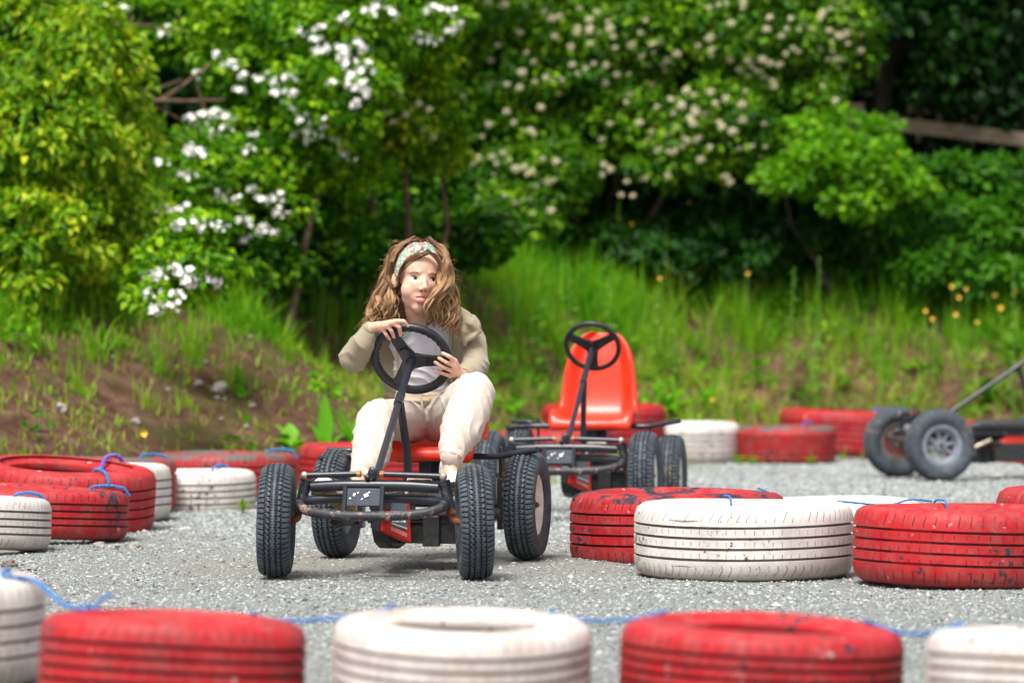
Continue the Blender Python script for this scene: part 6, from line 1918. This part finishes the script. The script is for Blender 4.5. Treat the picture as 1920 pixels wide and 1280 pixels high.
def snap(p, lift=.004):
    """keep a hair point outside the head and the clothes"""
    o = Vector((0, 0, CAMZ)) - base; d = (p - base - o); L = d.length; d.normalize()
    h = bt.ray_cast(o + d * 14, d)
    if h[0] is not None:
        hl_ = (h[0] - o).length
        if L > hl_ - lift and L < hl_ + .06: return base + o + d * (hl_ - lift)
    return p
def lock(T2, s, nh, rad, wave, tint, front=False, jitter=.006, t_end=1.0):
    P = [a.lerp(b_, s) + Vector((hr_rng.gauss(0, jitter), hr_rng.gauss(0, jitter * 1.5), hr_rng.gauss(0, jitter))) for a, b_ in zip(*T2)]
    q = catmull(P, 6)
    if t_end < 1: q = q[:max(8, int(len(q) * t_end))]
    ph = s * 5 + hr_rng.gauss(0, .7); fr = hr_rng.uniform(.30, .44); ph2 = s * 4 + hr_rng.gauss(0, 1.0)
    m_ = len(q); c = []
    for i, p in enumerate(q):
        k = i / (m_ - 1); am = wave * ss((k - .22) / .5)
        am = float(am)
        c.append(p + Vector((math.sin(i * fr + ph) * am, math.cos(i * fr + ph2) * am * .8, math.sin(i * fr * .5 + ph2) * am * .2)))
    for h_ in range(nh):
        a0 = hr_rng.uniform(0, 6.28); rr = rad * math.sqrt(hr_rng.uniform(0, 1)); tw = hr_rng.uniform(-.12, .12)
        tt = tint + hr_rng.gauss(0, .10); off = hr_rng.uniform(-1, 1)
        S = []
        for i, p in enumerate(c):
            k = i / (m_ - 1); e = rr * (.55 + 1.0 * math.sin(math.pi * min(1, k * 1.1))) * (1 - .55 * k)
            a = a0 + i * tw
            S.append(snap(p + Vector((math.cos(a) * e, math.sin(a) * e * .8, 0)), .003 + rr * .3))
        strand(S, hr_rng.uniform(.0004, .0008), max(0, tt - .28), min(1, tt + .30))
for k in range(80): lock(TL, hr_rng.random() ** .9, 26, .0075, hr_rng.uniform(.009, .019), hr_rng.uniform(.12, .95), t_end=hr_rng.uniform(.82, 1))
for k in range(90): lock(TRr, hr_rng.random() ** 1.0, 26, .0075, hr_rng.uniform(.009, .019), hr_rng.uniform(.12, 1.0), t_end=hr_rng.uniform(.85, 1))
# hair drawn back from the forehead, under the band
FL = (template([(804, 476, -.088), (786, 482, -.088), (765, 494, -.072), (752, 510, -.048), (745, 528, -.02)]), template([(803, 471, -.085), (782, 475, -.085), (762, 488, -.07), (750, 504, -.045), (743, 522, -.015)]))
FR = (template([(804, 476, -.088), (814, 482, -.085), (822, 492, -.075), (826, 505, -.065), (828, 520, -.06)]), template([(804, 471, -.085), (815, 476, -.083), (824, 487, -.074), (829, 499, -.065), (831, 515, -.055)]))
for k in range(26): lock(FL, hr_rng.random(), 12, .0045, .001, hr_rng.uniform(.28, .5), jitter=.002)
for k in range(20): lock(FR, hr_rng.random(), 12, .0045, .001, hr_rng.uniform(.28, .5), jitter=.002)
# hair over the crown
for k in range(90):
    a = hr_rng.uniform(-1.5, 1.5); P = []
    y_ = hr_rng.uniform(-.085, .000)
    for j in range(6):
        al = math.copysign(abs(.05 + (1.45) * j / 5), a)
        rr = 1.0 + .02 * hr_rng.random()
        P.append(hd(.088 * math.sin(al) * rr, y_ * (1) + .0, .040 + .086 * math.cos(al) * rr * math.sqrt(max(.15, 1 - (y_ / .115) ** 2))))
    lock((P, P), 0, 10, .006, .002, hr_rng.uniform(.25, .5), jitter=.002)
nmain = len(SF)
# flyaways
for k in range(620):
    side = hr_rng.choice((TL, TRr)); i = hr_rng.randint(0, 5)
    p = side[1][i].lerp(side[1][i + 1], hr_rng.random()) if hr_rng.random() < .75 else hd(hr_rng.uniform(-.08, .08), hr_rng.uniform(-.08, .03), .112)
    outd = (p - hd(0, -.02, -.03)).normalized()
    L = hr_rng.uniform(.015, .055) * (.5 if p.z > hd(0, 0, .10).z else 1); cu = hr_rng.uniform(-1.6, 1.6); u = Vector((hr_rng.gauss(0, 1), hr_rng.gauss(0, .6), hr_rng.gauss(0, 1))).normalized()
    S = []
    for j in range(9):
        t = j / 8
        S.append(p + outd * (L * t * (1 - .35 * t)) + u * L * (.55 * math.sin(t * 2.6 * cu)) * t - Vector((0, 0, .4 * L * t * t)))
    strand(S, .00032, .5, .9)
SVn = np.array([tuple(p - base) for p in SV])
me = np_mesh("hair_strands", SVn, np.array(SF), True, {"tint": np.array(ST)})
link("hair_strands", me, M['hair'], person)
